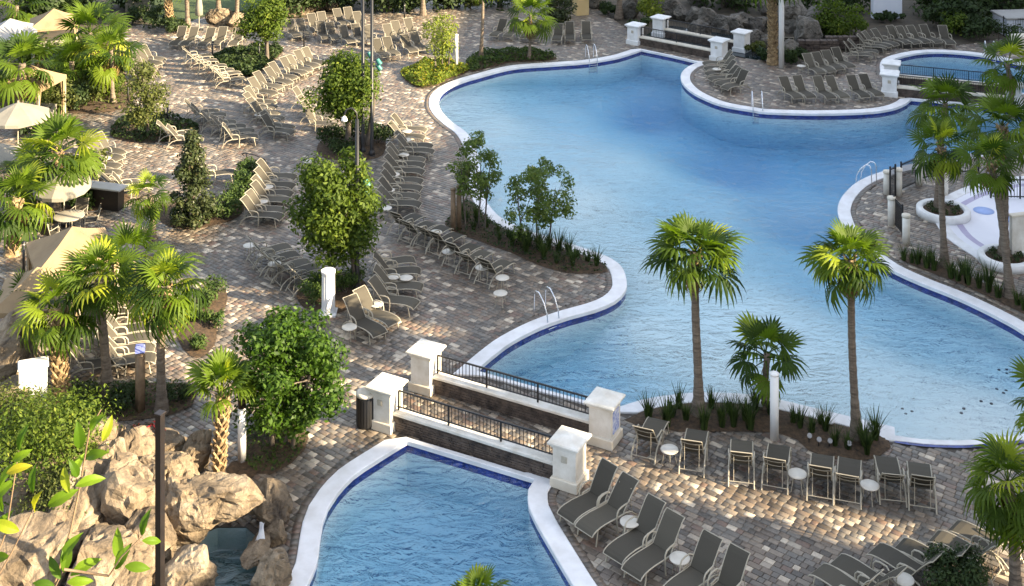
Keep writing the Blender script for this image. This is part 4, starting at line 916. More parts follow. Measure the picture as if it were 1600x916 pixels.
# side tables
tt = MB().lathe([(.0, .425), (.235, .425), (.25, .435), (.25, .45), (.235, .46), (.0, .46)], 28).mesh('table_top', 'table_top')
tl_ = []
for i in range(4):
    a = rad(45 + 90 * i); tl_.append(MB().tube([(.15 * math.cos(a), .15 * math.sin(a), .43), (.17 * math.cos(a), .17 * math.sin(a), .2), (.22 * math.cos(a), .22 * math.sin(a), 0)], .012, 5).mesh('leg', 'frame'))
def side_table(u, v, label, group='small round side tables'):
    g = G(u, v, .45); t = empty('side_table', (g.x, g.y, .003), R.uniform(0, 1.5)); tag(t, label, 'side table', group); inst('table_top', tt, t)
    for m_ in tl_: inst('leg', m_, t)
for u, v, w in [(984, 815, 'between the second and third dark loungers by the near pool'), (1062, 872, 'between the fourth and fifth dark loungers by the near pool'), (1046, 702, 'between the two leftmost loungers facing the palm bed'),
    (1246, 740, 'in the middle of the row facing the palm bed'), (1359, 758, 'near the right end of the palm bed row'), (1517, 880, 'behind the lower right loungers near the palm'), (1412, 905, 'among the lower right loungers beside the dark bush'),
    (546, 511, 'nearest, below the blue-grey pair of loungers'), (588, 475, 'behind the two blue-grey loungers by the white column'), (615, 432, 'left of the touching pair of tables by the white column'), (634.5, 434, 'right of the touching pair of tables by the white column'),
    (681, 363, 'at the poolside bed edge among dark backs'), (701, 393, 'in the middle of the row facing the poolside bed'), (753, 418, 'behind the last lounger facing the poolside bed'), (785, 434, 'at the right end of the row facing the poolside bed'), (782, 458, 'of the poolside row nearest the pool ladder'),
    (636, 205, 'farthest in the column facing the pool'), (635, 218.5, 'second in the column facing the pool'), (631, 242, 'third in the column facing the pool'), (616, 272.5, 'fourth in the column facing the pool'), (608, 297, 'fifth in the column facing the pool'), (603, 325, 'nearest in the column facing the pool'),
    (418, 292, 'upper of two beside the magnolia hedge loungers'), (410, 314.5, 'lower of two beside the magnolia hedge loungers'), (390, 383.5, 'at the far end left of the white column'), (429, 412, 'among the loungers left of the white column'),
    (483, 252, 'left of the round leafy tree in the sun'), (1252, 103, 'left of the four grey loungers by the stone wall'), (272, 58, 'at the left end of the row before the far trunks'), (312, 58, 'in the row before the two far trunks'), (165, 247, 'among tan loungers right of the sunlit palm'), (405, 179, 'among loungers left of the sunlit aisle'), (1120, 108, 'between brown loungers on the peninsula')]:
    side_table(u, v, 'small round cream side table ' + w)

# ------------------------------------------------------------------ palms
palm((1090, 652), (1087, 392), 74, 'tall fan palm with drooping crown, left in the palm bed', 'broad', 44, .17, seed=1, lo=-14, hi=58, dry=2, skirt=.6)
palm((1337, 690), (1328, 404), 66, 'tall fan palm with full bright crown, right in the palm bed', 'broad', 44, .15, seed=2, lo=-26, hi=72, dry=4, skirt=.6)
palm((1197, 640), (1196, 550), 66, 'short dark fan palm behind the white post in the palm bed', 'spiky', 24, .14, seed=3, lo=-30, dry=0)
palm((1590, 940), (1575, 752), 78, 'fan palm with yellow-green crown at the lower right edge', 'droop', 38, .17, seed=4, lo=-60, dry=2)
palm((1655, 800), (1640, 625), 70, 'fan palm mostly beyond the right edge with one frond showing', 'spiky', 22, .14, seed=5, dry=0)
palm(None, None, 0, 'fan palm top poking up at the bottom edge in front of the near pool', 'spiky', 24, .15, seed=6, at=(xat(748, 25.6), 25.6), crown_z=zat(935, 25.6), scale=.62, lo=-30, dry=0)
palm((165, 622), (158, 432), 64, 'left of two palms with dark trunks in the mulch bed', 'broad', 36, .19, seed=7, skirt=.5, dry=3)
palm((250, 645), (258, 446), 68, 'right of two palms with dark shaggy trunk in the mulch bed', 'droop', 38, .17, seed=8, skirt=1.4, dry=4)
palm((98, 630), (88, 480), 70, 'short shaggy palm with orange trunk left of the dark trunks', 'broad', 26, .2, boots=True, seed=9, dry=5)
palm((345, 745), (346, 606), 66, 'small palm with pale spiky trunk beside the white pole', 'spiky', 22, .13, boots=True, seed=10, lo=2, dry=0, hi=88)
palm((240, 372), (233, 300), 40, 'short fan palm with dark trunk left of the magnolia', 'broad', 18, .16, seed=11, dry=3, lo=-60)
palm((88, 345), (92, 235), 68, 'tall palm with sunlit trunk beside the cream umbrella', 'broad', 30, .2, seed=12, dry=6, skirt=.5)
palm((18, 398), (28, 308), 62, 'shaggy-trunked palm at the left edge by the dark terrace', 'broad', 26, .24, boots=True, seed=13, dry=4)
palm((30, 208), (35, 98), 60, 'palm with clustered sunlit trunk at upper left', 'broad', 26, .26, seed=14, dry=5)
palm((158, 135), (140, 50), 62, 'left of two bright palms beyond the garden bed', 'broad', 28, .2, seed=15, dry=4)
palm((178, 163), (172, 78), 50, 'right of two bright palms with slim dark trunk', 'broad', 24, .15, seed=16, dry=3)
palm((20, 60), (25, 8), 45, 'palm with brown trunk in the top left corner', 'broad', 24, .25, seed=17, dry=5)
palm((752, 94), (755, -45), 45, 'slim sunlit palm trunk at the pool rim, crown above the frame', 'broad', 22, .13, seed=18, dry=2)
palm((826, 94), (830, 22), 42, 'slim palm with low crown at the pool rim', 'broad', 26, .12, seed=19, dry=3)
palm((292, 47), (292, -60), 48, 'pale palm trunk behind the far grey loungers', 'broad', 18, .19, seed=20)
palm((265, 46), (262, -50), 48, 'brown palm trunk at the lawn edge', 'broad', 18, .22, boots=True, seed=21)
palm((342, 23), (342, -70), 48, 'dark palm trunk behind the far boulders', 'broad', 16, .2, seed=22)
palm((371, 38), (371, -60), 48, 'dark palm trunk beside the round shade tree', 'broad', 16, .18, seed=23)
palm((968, 28), (966, -75), 50, 'brown palm trunk above the far footbridge', 'broad', 16, .24, seed=24)
palm((1207, 100), (1205, -60), 60, 'thick shaggy palm trunk beside the grey pole', 'broad', 16, .26, boots=True, seed=25)
palm((660, 24), (660, -60), 45, 'pale palm trunk behind the terrace loungers', 'broad', 16, .2, seed=26)
palm((1475, 418), (1470, 228), 52, 'leaning grey-trunked palm in the bed below the splash pad', 'broad', 30, .155, seed=27, skirt=.5, dry=4, lo=-55)
palm((1465, 332), (1476, 160), 58, 'dark green palm rising from the planter ring', 'broad', 30, .16, seed=28, base_z=.2, dry=2, lo=-40)
palm((1580, 466), (1547, 250), 52, 'palm with slanting trunk at the right edge', 'broad', 26, .17, seed=29, skirt=.4, dry=3, lo=-55)
palm((1570, 408), (1566, 195), 62, 'upright palm with bright crown in the lower planter ring', 'broad', 30, .2, seed=30, skirt=.9, dry=3, base_z=.2, lo=-50)
palm((1582, 182), (1575, 98), 50, 'dark palm crown in front of the round pool', 'broad', 24, .17, seed=31, dry=2)

# ------------------------------------------------------------------ trees and shrubs
tree((560, 455), (526, 328), 72, 96, 'large round leafy tree behind the white column', 'leaf_oak', 15000, .085, k=58, cr=.56, trunk_r=.12, seed=1)
tree((543, 232), (540, 138), 64, 56, 'dense leafy tree beside the tall lamp poles', 'leaf_oak', 10500, .095, k=54, cr=.62, trunk_r=.13, stems=((0, 0), (.9, .15)), seed=2)
tree((417, 98), (408, 28), 37, 40, 'round shade tree rising from the dark ground-cover bed', 'leaf_oak', 5200, .10, k=34, cr=.6, trunk_r=.12, seed=3)
tree((744, 362), (745, 262), 46, 62, 'left of two thin trees in the poolside bed', 'leaf_thin', 3600, .07, k=44, cr=.27, shape='open', stems=((-.4, 0), (.1, .1), (.35, -.1)), trunk_r=.035, seed=4)
tree((838, 384), (840, 308), 68, 74, 'right of two thin trees in the poolside bed', 'leaf_thin', 4600, .07, k=58, cr=.28, shape='open', stems=((-.5, 0), (0, .1), (.45, 0)), trunk_r=.035, seed=5)
tree((298, 352), (300, 276), 52, 80, 'cone-shaped magnolia with bronze leaves in the hedge bed', 'leaf_magnolia', 9500, .075, k=110, cr=.27, trunk_r=.08, shape='cone', seed=6)
tree((232, 215), (226, 148), 30, 55, 'small grey-green tree with pale trunk', 'leaf_olive', 3600, .08, k=36, cr=.45, trunk_r=.07, seed=7)
tree((430, 700), (453, 582), 104, 98, 'round glossy green tree beside the small spiky-trunked palm', 'leaf_gloss', 12500, .08, k=34, cr=.5, shape='open', stems=((-.1, 0), (.25, .05), (.5, -.05)), trunk_r=.07, seed=8)
tree((688, 112), (690, 55), 36, 40, 'small pale multi-stemmed tree in the lime ground cover', 'leaf_yellow', 2400, .075, k=36, cr=.4, stems=((-.25, 0), (.1, .1), (.4, -.1)), trunk_r=.045, seed=9)
tree((92, 178), (88, 150), 34, 28, 'dull loose shrub tree in the upper left garden', 'leaf_olive', 1800, .09, k=20, cr=.5, trunk_r=.05, seed=10)
tree((875, 38), (874, 16), 20, 26, 'dark glossy bush behind the slim palm', 'leaf_magnolia', 1800, .11, k=16, cr=.5, trunk_r=.06, seed=11)
tree((1016, 34), (1018, 8), 22, 26, 'yellow-green spreading shrub behind the white pillar', 'leaf_yellow', 1000, .11, k=18, cr=.45, stems=((-.2, 0), (.2, 0)), trunk_r=.05, seed=12)
tree((1310, 58), (1312, 28), 45, 32, 'dark evergreen tree above the curved lounger row', 'leaf_oak', 3200, .11, k=30, cr=.65, trunk_r=.1, seed=13)
BGT = [(215, -8, 60, 50), (110, 5, 60, 45), (60, 20, 40, 30), (450, -2, 45, 34), (520, -8, 60, 34), (610, -4, 60, 34), (700, -10, 40, 30), (780, -12, 50, 36), (890, -16, 50, 36), (1130, -12, 70, 36), (1250, -6, 60, 40), (1325, -6, 34, 34), (1470, 2, 44, 40), (1500, 22, 46, 40), (1560, 5, 60, 50)]
for i, (u, v, hw, hh) in enumerate(BGT):
    tree((u, v + 22), (u, v - 8), hw, hh, ORD[i % 12] + (' dark background tree from the left along the top edge' if i < 12 else ' dark background tree right of the white wall at top right'), 'leaf_dark', 2200, .16, k=26, cr=1.0, trunk_r=.16, seed=40 + i, group='background trees', limb_n=3)
SH = [(1500, 55, 2.6, 1.6, 'leaf_oak'), (1530, 62, 2.4, 1.5, 'leaf_dark'), (1468, 42, 2.2, 1.3, 'leaf_dark'), (1560, 66, 2.6, 1.5, 'leaf_dark'), (1400, 32, 1.6, .55, 'leaf_dark'), (1378, 34, 1.6, .5, 'leaf_dark'), (1335, 55, 2.0, 1.2, 'leaf_oak'), (1240, 98, 1.8, .9, 'leaf_dark'), (1180, 84, 1.6, .7, 'leaf_olive'), (1195, 94, 1.5, .7, 'leaf_dark'),
      (250, 44, 2.4, 1.1, 'leaf_dark'), (225, 34, 2.6, 1.2, 'leaf_dark'), (275, 52, 1.8, .9, 'leaf_dark'), (470, 18, 2.6, 1.4, 'leaf_dark'), (600, 20, 3.0, 1.5, 'leaf_dark'), (640, 18, 2.6, 1.2, 'leaf_dark'), (540, 14, 2.6, 1.4, 'leaf_dark'), (700, 12, 2.0, 1.2, 'leaf_dark'), (735, 14, 1.6, 1.0, 'leaf_olive'), (430, 14, 2.2, 1.3, 'leaf_dark'), (1000, 50, 1.8, .8, 'leaf_dark'), (950, 22, 1.8, .8, 'leaf_dark')]
for i, (u, v, w, h, lf) in enumerate(SH):
    shrub((u, v), w, h, ORD[i % 12] + (' low dark shrub counted from the round pool side of the far hedge' if i < 10 else ' low dark shrub from the lawn in the far left hedge' if i < 22 else ''), lf, 800, .11, 60 + i, group='far hedge shrubs')
shrub((1488, 935), 1.9, 1.1, 'dark round bush at the bottom edge among the lower right loungers', 'leaf_dark', 3500, .05, 91, k=16)
shrub((118, 690), 1.3, 1.1, 'dark leafy shrub with pale tips beside the white block', 'leaf_gloss', 1200, .06, 92)
shrub((55, 775), 2.9, 2.9, 'big fine-leaved bright bush on the rocks at left', 'leaf_oak', 9000, .055, 93, k=20)
shrub((30, 700), 2.0, 1.8, 'fine-leaved olive bush at the left edge above the rocks', 'leaf_olive', 6000, .045, 94, k=18)
shrub((90, 840), 1.6, 1.9, 'low mossy shrub spilling between the brown boulders', 'leaf_olive', 4500, .04, 95, k=14)
for i, (u, v, w, h) in enumerate([(352, 340, 1.3, 1.1), (372, 322, 1.2, 1.1), (386, 300, 1.1, 1.1), (391, 280, 1.0, 1.0), (325, 347, 1.2, .8), (280, 346, 1.2, .7)]):
    shrub((u, v), w, h, ORD[i] + ' clipped dark green hedge shrub in the magnolia bed', 'cover_green', 1100, .06, 100 + i, group='magnolia hedge shrubs')
for i, (u, v, w, h) in enumerate([(100, 322, 1.3, .8), (125, 324, 1.4, .9), (150, 320, 1.4, .9), (172, 314, 1.3, .8)]):
    shrub((u, v), w, h, ORD[i] + ' low hedge shrub from the left below the cream umbrella', 'cover_green', 900, .07, 110 + i, group='umbrella hedge shrubs')
for i, (u, v, w, h) in enumerate([(520, 228, 1.6, 1.1), (560, 222, 1.6, 1.2), (590, 226, 1.4, 1.1), (535, 242, 1.3, .9)]):
    shrub((u, v), w, h, ORD[i] + ' dark shrub from the left under the lamp pole tree', 'leaf_dark', 900, .08, 120 + i, group='lamp bed shrubs')
for i, (u, v, w, h) in enumerate([(488, 478, 1.0, .9), (500, 455, .9, .8), (540, 462, .9, .8), (552, 445, .8, .7)]):
    shrub((u, v), w, h, ORD[i] + ' dark green shrub from the left round the white column', 'cover_green', 900, .05, 130 + i, group='column bed shrubs')
for i, (u, v, w, h) in enumerate([(130, 635, 1.3, .7), (185, 640, 1.2, .7), (210, 628, 1.1, .6), (275, 632, 1.1, .6), (112, 650, 1.0, .6)]):
    shrub((u, v), w, h, ORD[i] + ' low shadowed shrub in the bed of the two dark trunks', 'leaf_dark', 800, .05, 140 + i, group='two-palm bed shrubs')
for i, (u, v, w, h) in enumerate([(322, 480, .9, .6), (335, 465, .9, .7), (300, 500, .8, .5), (330, 510, .8, .5), (310, 545, .8, .5)]):
    shrub((u, v), w, h, ORD[i] + ' low green shrub in the curved strip behind the bright palm', 'cover_green', 500, .06, 150 + i, group='strip bed shrubs')
cover(BED['lime'], 3500, .42, 'cover_lime', 'yellow-green ground cover at the tip of the large pool', .10, 1)
cover(BED['palmtop'], 2600, .5, 'cover_green', 'low green ground cover under the two slim palms', .09, 2)
cover(BED['shadetree'], 4200, .5, 'leaf_dark', 'dark green ground cover among the sunlit loungers', .11, 3)
cover(BED['olive'], 2600, .5, 'leaf_dark', 'dark ground cover under the grey-green tree', .09, 4)
cover(BED['leftgarden'], 5000, .7, 'leaf_olive', 'mixed olive ground cover in the upper left garden', .12, 5)
cover(BED['hedgetree'], 900, .18, 'cover_green', 'thin green ground cover under the glossy round tree', .05, 6)
cover(BED['twopalm'], 900, .25, 'cover_green', 'sparse ground cover in the bed of two dark palm trunks', .05, 7)
cover(BED['poolside'], 1700, .42, 'leaf_dark', 'dark low ground cover filling the poolside bed', .06, 8)
clumps([(1013, 655), (1042, 668), (1050, 655), (1072, 660), (1112, 642), (1128, 668), (1140, 650), (1146, 668), (1165, 660), (1180, 642), (1172, 672), (1100, 672), (1060, 640), (1205, 652)], 'dark strappy grass clump in the mulch of the palm bed', 'palm bed grasses', 1.25, 1)
clumps([(1250, 672), (1268, 680), (1290, 678), (1305, 700), (1325, 705), (1350, 700), (1368, 690), (1355, 712), (1240, 665), (1282, 665)], 'dark grass clump near the spotlights in the palm bed', 'spotlight grasses', 1.0, 2)
clumps([(1412, 408), (1425, 412), (1434, 414), (1448, 420), (1460, 424), (1486, 436), (1497, 440), (1512, 446), (1530, 452), (1545, 458), (1560, 466), (1590, 478), (1600, 486), (1455, 412), (1505, 430)], 'dark strappy grass clump along the straight coping at right', 'coping grasses', 1.2, 3)
clumps([(760, 358), (778, 366), (795, 374), (812, 380), (826, 388), (842, 394), (858, 392), (873, 398), (888, 402), (902, 406), (918, 412), (932, 418), (850, 408), (870, 414), (780, 378), (800, 386), (822, 398), (745, 350), (728, 350), (740, 362), (895, 418), (720, 340)], 'dark low grass clump in the poolside bed', 'poolside bed grasses', 1.0, 4)
for i, (u, v, w, h, lf) in enumerate([(15, 150, 2.6, 1.7, 'leaf_olive'), (70, 168, 2.4, 1.6, 'leaf_oak'), (110, 172, 2.2, 1.4, 'leaf_dark'), (140, 160, 2.2, 1.5, 'leaf_olive'), (165, 150, 2.0, 1.2, 'leaf_oak'), (110, 120, 2.6, 2.0, 'leaf_dark'), (60, 110, 2.4, 1.8, 'leaf_oak'), (130, 95, 2.4, 1.8, 'leaf_olive'), (185, 120, 2.0, 1.4, 'leaf_dark'), (60, 215, 2.0, 1.3, 'leaf_dark'), (20, 270, 2.0, 1.4, 'leaf_dark'), (130, 285, 1.8, 1.3, 'leaf_olive')]):
    shrub((u, v), w, h, ORD[i] + ' loose garden shrub among the palms at upper left', lf, 1100, .10, 160 + i, group='upper left garden shrubs', k=12)
palm((60, 330), (45, 262), 50, 'bright low palm between the umbrellas at left', 'broad', 22, .2, seed=32, dry=3); palm((118, 150), (112, 95), 48, 'short palm in the middle of the upper left garden', 'broad', 22, .2, seed=33, dry=4); palm((215, 470), (205, 400), 70, 'bright low palm behind the pair of dark trunks', 'broad', 24, .16, seed=34, dry=2, lo=-55); palm((60, 560), (38, 478), 60, 'yellowish low palm beside the left edge cabana', 'broad', 22, .2, seed=35, dry=4)
# lawn behind the far trunks
lw = spline(W([(180, 2), (235, 30), (275, 44), (330, 20), (420, 10), (430, -30), (180, -30)]), 1.0, True)
if area(lw) < 0: lw.reverse()
vo, fo = tri_region(lw); tag(inst('lawn', npmesh('lawn', np.column_stack([vo, np.full(len(vo), -.04)]), fo, 'lawn_grass')), 'dark shaded lawn behind the far palm trunks', 'lawn', kind='structure')

# ------------------------------------------------------------------ lamp poles, posts, lights
def lamp_pole(u, v, h, label, spots=(), hook=False, r=.085, mat='iron'):
    g = G(u, v); t = empty('lamp_pole', (g.x, g.y, 0)); tag(t, label, 'lamp pole', 'tall lamp poles')
    MB().lathe([(r * 1.9, -.02), (r * 1.9, .18), (r * 1.3, .26), (r, .34), (r * .8, h)], 14).build('pole', mat, t); MB().lathe([(r * 2.2, 0), (r * 2.2, .05), (r * 1.8, .07)], 14).build('base_plate', mat, t)
    for z, a in spots:
        d = Vector((math.cos(a), math.sin(a), 0)); m = MB().tube([d * r * .5 + Vector((0, 0, z)), d * .22 + Vector((0, 0, z))], .02, 6); br = m.build('bracket', 'iron', t)
        c = d * .32 + Vector((0, 0, z - .04)); MB().tube([c + Vector((0, 0, .1)) - d * .06, c, c + d * .1 - Vector((0, 0, .14))], [.09, .11, .12], 10).build('spotlight', 'teal_paint', br)
    if hook:
        MB().tube([(0, 0, h - .05), (-.02, 0, h + .25), (-.18, 0, h + .42), (-.38, 0, h + .36), (-.46, 0, h + .15)], .03, 8).build('arm', 'iron', t); MB().lathe([(.02, .14), (.08, .08), (.12, -.02), (.10, -.05)], 14, (-.46, 0, h)).build('lantern', 'white_pole', t)
lamp_pole(567, 240, 9.2, 'left of two tall dark lamp poles beside the leafy tree', ((4.7, .3),)); lamp_pole(581, 244, 9.3, 'right of two tall dark lamp poles with teal spotlight', ((4.5, -.2), (4.2, .4)))
lamp_pole(558, 456, 6.2, 'dark lamp pole with curled arm in front of the large round tree', ((4.0, -.1), (3.6, .2)), True)
def slim_post(u, v, h, r, label, mat='white_pole', name='marker_post', cap=True, dark=0.0, box=False, n=16):
    g = G(u, v); t = empty(name, (g.x, g.y, 0)); tag(t, label, 'post', 'posts')
    MB().lathe([(r, -.02), (r, h * (1 - dark))], n).build('shaft', mat, t)
    if dark: MB().lathe([(r * .98, h * (1 - dark)), (r * .98, h)], n).build('shaded_top', 'bronze', t)  # upper shaft coloured dark to stand for the shade on it
    if cap: MB().lathe([(r + .015, h), (r + .015, h + .04), (r * .6, h + .07)], n).build('cap', mat if not dark else 'bronze', t)  # cap takes the same painted shade tone on a darkened post
    if box: MB().box((0, 0, h + .16), (.28, .2, .22), .2, bev=.02).build('control_box', 'blue_paint', t)
    return t
slim_post(378, 722, 2.0, .115, 'white round post with top darkened for shade behind the spiky-trunked palm', dark=.24); slim_post(1210, 686, 1.85, .125, 'pale grey round post in front of the short dark palm')
slim_post(713, 106, 1.9, .10, 'white round post beside the pale small tree'); slim_post(1221, 106, 7.0, .16, 'smooth grey pole beside the thick shaggy trunk')
slim_post(708, 363, 1.7, .10, 'left of two greenish wooden posts in the poolside bed', 'wood'); slim_post(717, 360, 1.75, .10, 'right of two greenish wooden posts in the poolside bed', 'wood')
slim_post(219, 645, 1.75, .15, 'square wooden post with a blue box on top', 'wood', cap=False, box=True, n=4)
t = empty('light_mast', (xat(250, 28.2), 28.2, 0)); tag(t, 'thick dark brown mast in front of the grotto rocks', 'mast'); hm = zat(648, 28.2)
MB().box((0, 0, hm / 2), (.15, .15, hm + .05), -.44, bev=.025).build('mast', 'bronze', t); MB().box((0, 0, hm + .03), (.2, .2, .05), -.44, bev=.01).build('top_plate', 'bronze', t); MB().box((0, 0, .1), (.4, .4, .24), .5, bev=.03).build('base_plate', 'bronze', t)
# fluted white column
g = G(513, 490); t = empty('fluted_column', (g.x, g.y, 0)); tag(t, 'short fluted white column in the mulch bed under the big tree', 'column'); m = MB(); n = 48; prof = [(.03, .245), (.10, .262), (.16, .245), (.22, .235), (1.36, .225), (1.44, .245), (1.50, .25)]; vs = []
for z, r_ in prof:
    for j in range(n): a = 2 * math.pi * j / n; k = r_ * (1 - .05 * (j % 4 in (1, 2)) * (.2 < z < 1.4)); vs.append((k * math.cos(a), k * math.sin(a), z))
m.add(vs, [(i * n + j, i * n + (j + 1) % n, (i + 1) * n + (j + 1) % n, (i + 1) * n + j) for i in range(len(prof) - 1) for j in range(n)] + [tuple(range((len(prof) - 1) * n, len(prof) * n))]); m.build('shaft', 'stucco_white', t)
MB().box((0, 0, .02), (.58, .58, .12), bev=.02).build('plinth', 'stucco_white', t)
def path_light(u, v, h, label):
    g = G(u, v); t = empty('path_light', (g.x, g.y, 0)); tag(t, label, 'path light', 'black path lights')
    MB().lathe([(.05, -.02), (.05, h - .12)], 10).build('post', 'iron', t); MB().lathe([(.045, h - .12), (.05, h - .02)], 10).build('lens', 'lens_white', t); MB().lathe([(.09, h - .02), (.08, h + .03), (.02, h + .06)], 12).build('cap', 'iron', t)
for u, v, h, w in [(200, 96, 1.0, 'at the left of the sunlit beige loungers'), (200, 158, .9, 'in front of the upper left garden bed'), (262, 194, 1.0, 'at the right of the grey-green tree'), (332, 92, 1.0, 'at the dark ground-cover bed corner'), (297, 356, 1.05, 'at the foot of the magnolia cone'), (37, 425, 1.1, 'on the shadowed terrace at the left edge'), (475, 73, 1.0, 'behind the lit loungers left of the lamp poles'), (405, 92, .9, 'beside the trunk of the round shade tree'), (632, 30, 1.0, 'at the far hedge behind the terrace loungers'), (1497, 52, 1.2, 'in the hedge behind the round pool')]:
    path_light(u, v, h, 'small black path light ' + w)
for u, v, w in [(1264, 694, 'leftmost in the dark grasses of the palm bed'), (1279, 700, 'beside the round white lid in the palm bed'), (1296, 702, 'in the middle of the palm bed corner'), (1326, 706, 'nearest the trunk of the right palm'), (1293, 668, 'behind the others close to the coping')]:
    g = G(u, v); t = empty('garden_spotlight', (g.x, g.y, .06)); tag(t, 'little garden spotlight ' + w, 'spotlight', 'garden spotlights'); MB().tube([(0, 0, -.02), (0, 0, .14)], .015, 6).build('stake', 'iron', t); MB().tube([(0, .06, .12), (0, -.02, .18), (0, -.08, .23)], [.04, .06, .07], 10).build('lamp_head', 'lens_white', t)
g = G(1293, 663); o = MB().lathe([(.2, 0), (.2, .02), (.17, .035), (0, .04)], 20).build('valve_lid', 'coping', None, (g.x, g.y, .1)); tag(o, 'round white valve lid on the mulch of the palm bed', 'lid')
g = G(1188, 640); o = MB().box((0, 0, .12), (.55, .16, .07), -.2, bev=.01).build('white_board', 'coping', None, (g.x, g.y, .03)); tag(o, 'short white board lying beside the short dark palm', 'board')
# litter bin
g = G(572, 664); t = empty('litter_bin', (g.x, g.y, 0)); tag(t, 'black round litter bin with tan rim beside the bridge pillar', 'bin'); MB().lathe([(.26, -.01), (.28, .05), (.28, .86), (.27, .9)], 20).build('body', 'iron', t); MB().lathe([(.30, .9), (.30, .96), (.18, 1.0), (.16, .93)], 20).build('rim', 'stucco_trim', t)
sm = MB().box((0, 0, .46), (.012, .05, .78)).mesh('slat', 'iron')
for i in range(20): a = 2 * math.pi * i / 20; inst('slat', sm, t, (.284 * math.cos(a), .284 * math.sin(a), 0), (0, 0, a))

# ------------------------------------------------------------------ pool ladders and handrails
def ladder(u, v, into, label, w=.5, steps=3, reach=.75, rise=.85):
    g = G(u, v); t = empty('pool_ladder', (g.x, g.y, ZC), rad(into)); tag(t, label, 'pool ladder', 'steel pool ladders')
    for s in (-1, 1):
        MB().tube([(-.62, s * w / 2, -.02), (-.60, s * w / 2, rise * .8), (-.52, s * w / 2, rise), (-.35, s * w / 2, rise * 1.0), (-.1, s * w / 2, rise * .72), (.08, s * w / 2, rise * .35), (.12, s * w / 2, 0), (.12, s * w / 2, -.75)], .024, 8).build('rail', 'steel', t)
    for i in range(steps): MB().box((.13, 0, -.22 - .2 * i), (.1, w, .03), bev=.006).build('step', 'steel', t)
ladder(861, 500, -52, 'steel pool ladder where the coping curves beside the paver point'); ladder(926, 96, -75, 'steel ladder on the far rim of the large pool'); ladder(1184, 173, -95, 'steel ladder at the white-edged peninsula'); ladder(1345, 283, 140, 'steel handrail at the curved coping by the black gate'); ladder(1548, 90, -100, 'short steel rails at the far rim of the round pool')
g = G(398, 278); t = empty('handrail', (g.x, g.y, 0)); tag(t, 'curled black handrail above the magnolia hedge', 'handrail'); MB().tube([(-.55, .25, .92), (-.62, .25, .98), (-.5, .2, 1.04), (0, 0, 1.02), (.5, -.25, .92), (.62, -.3, .8), (.55, -.28, .74)], .025, 8).build('rail', 'iron', t)
for x in (-.4, .45): MB().tube([(x, -x * .5, -.02), (x, -x * .5, 1.0 if x < 0 else .94)], .022, 6).build('post', 'iron', t)

# ------------------------------------------------------------------ umbrellas, cabanas, patio furniture
def umbrella(u, v, r, ze, za, label, mat='canvas_cream', tilt=0.0):
    g = G(u, v); t = empty('patio_umbrella', (g.x, g.y, 0)); tag(t, label, 'umbrella', 'open patio umbrellas'); n = 8
    MB().tube([(0, 0, 0), (0, 0, za + .08)], .028, 8).build('pole', 'frame', t); MB().lathe([(.28, 0), (.28, .05), (.08, .1)], 16).build('base', 'iron', t)
    can = MB().lathe([(.05, za), (.0, za + .06)], 8).build('finial', 'frame', t)
    for i in range(n):
        a0, a1 = 2 * math.pi * i / n, 2 * math.pi * (i + 1) / n; vs = []
        for f in (0, .35, .7, 1.0, 1.005):
            z = za + (ze - za) * f ** 1.15 - (.14 if f > 1 else 0)
            for q in (0, .5, 1): a = a0 + (a1 - a0) * q; sg = .05 * f * (1 if q == .5 else 0); rr = r * f * (1 - .03 * (q == .5)); vs.append((rr * math.cos(a), rr * math.sin(a), z - sg))
        m = MB(); m.add(vs, [(k * 3 + j, k * 3 + j + 1, k * 3 + j + 4, k * 3 + j + 3) for k in range(4) for j in range(2)]); m.build('canopy_panel', mat, t, rot=(tilt, 0, 0))
        MB().tube([(0, 0, za - .04), (r * .97 * math.cos(a0), r * .97 * math.sin(a0), ze - .03)], .010, 4).build('rib', 'frame', t, rot=(tilt, 0, 0))
umbrella(28, 245, 1.5, 1.95, 2.55, 'wide grey-cream umbrella at the left edge beside the bright palm'); umbrella(-8, 312, 1.3, 1.9, 2.4, 'cream umbrella cut by the left edge'); umbrella(100, 352, 1.15, 1.75, 2.3, 'cream umbrella behind the tall sunlit palm trunk', tilt=.12)
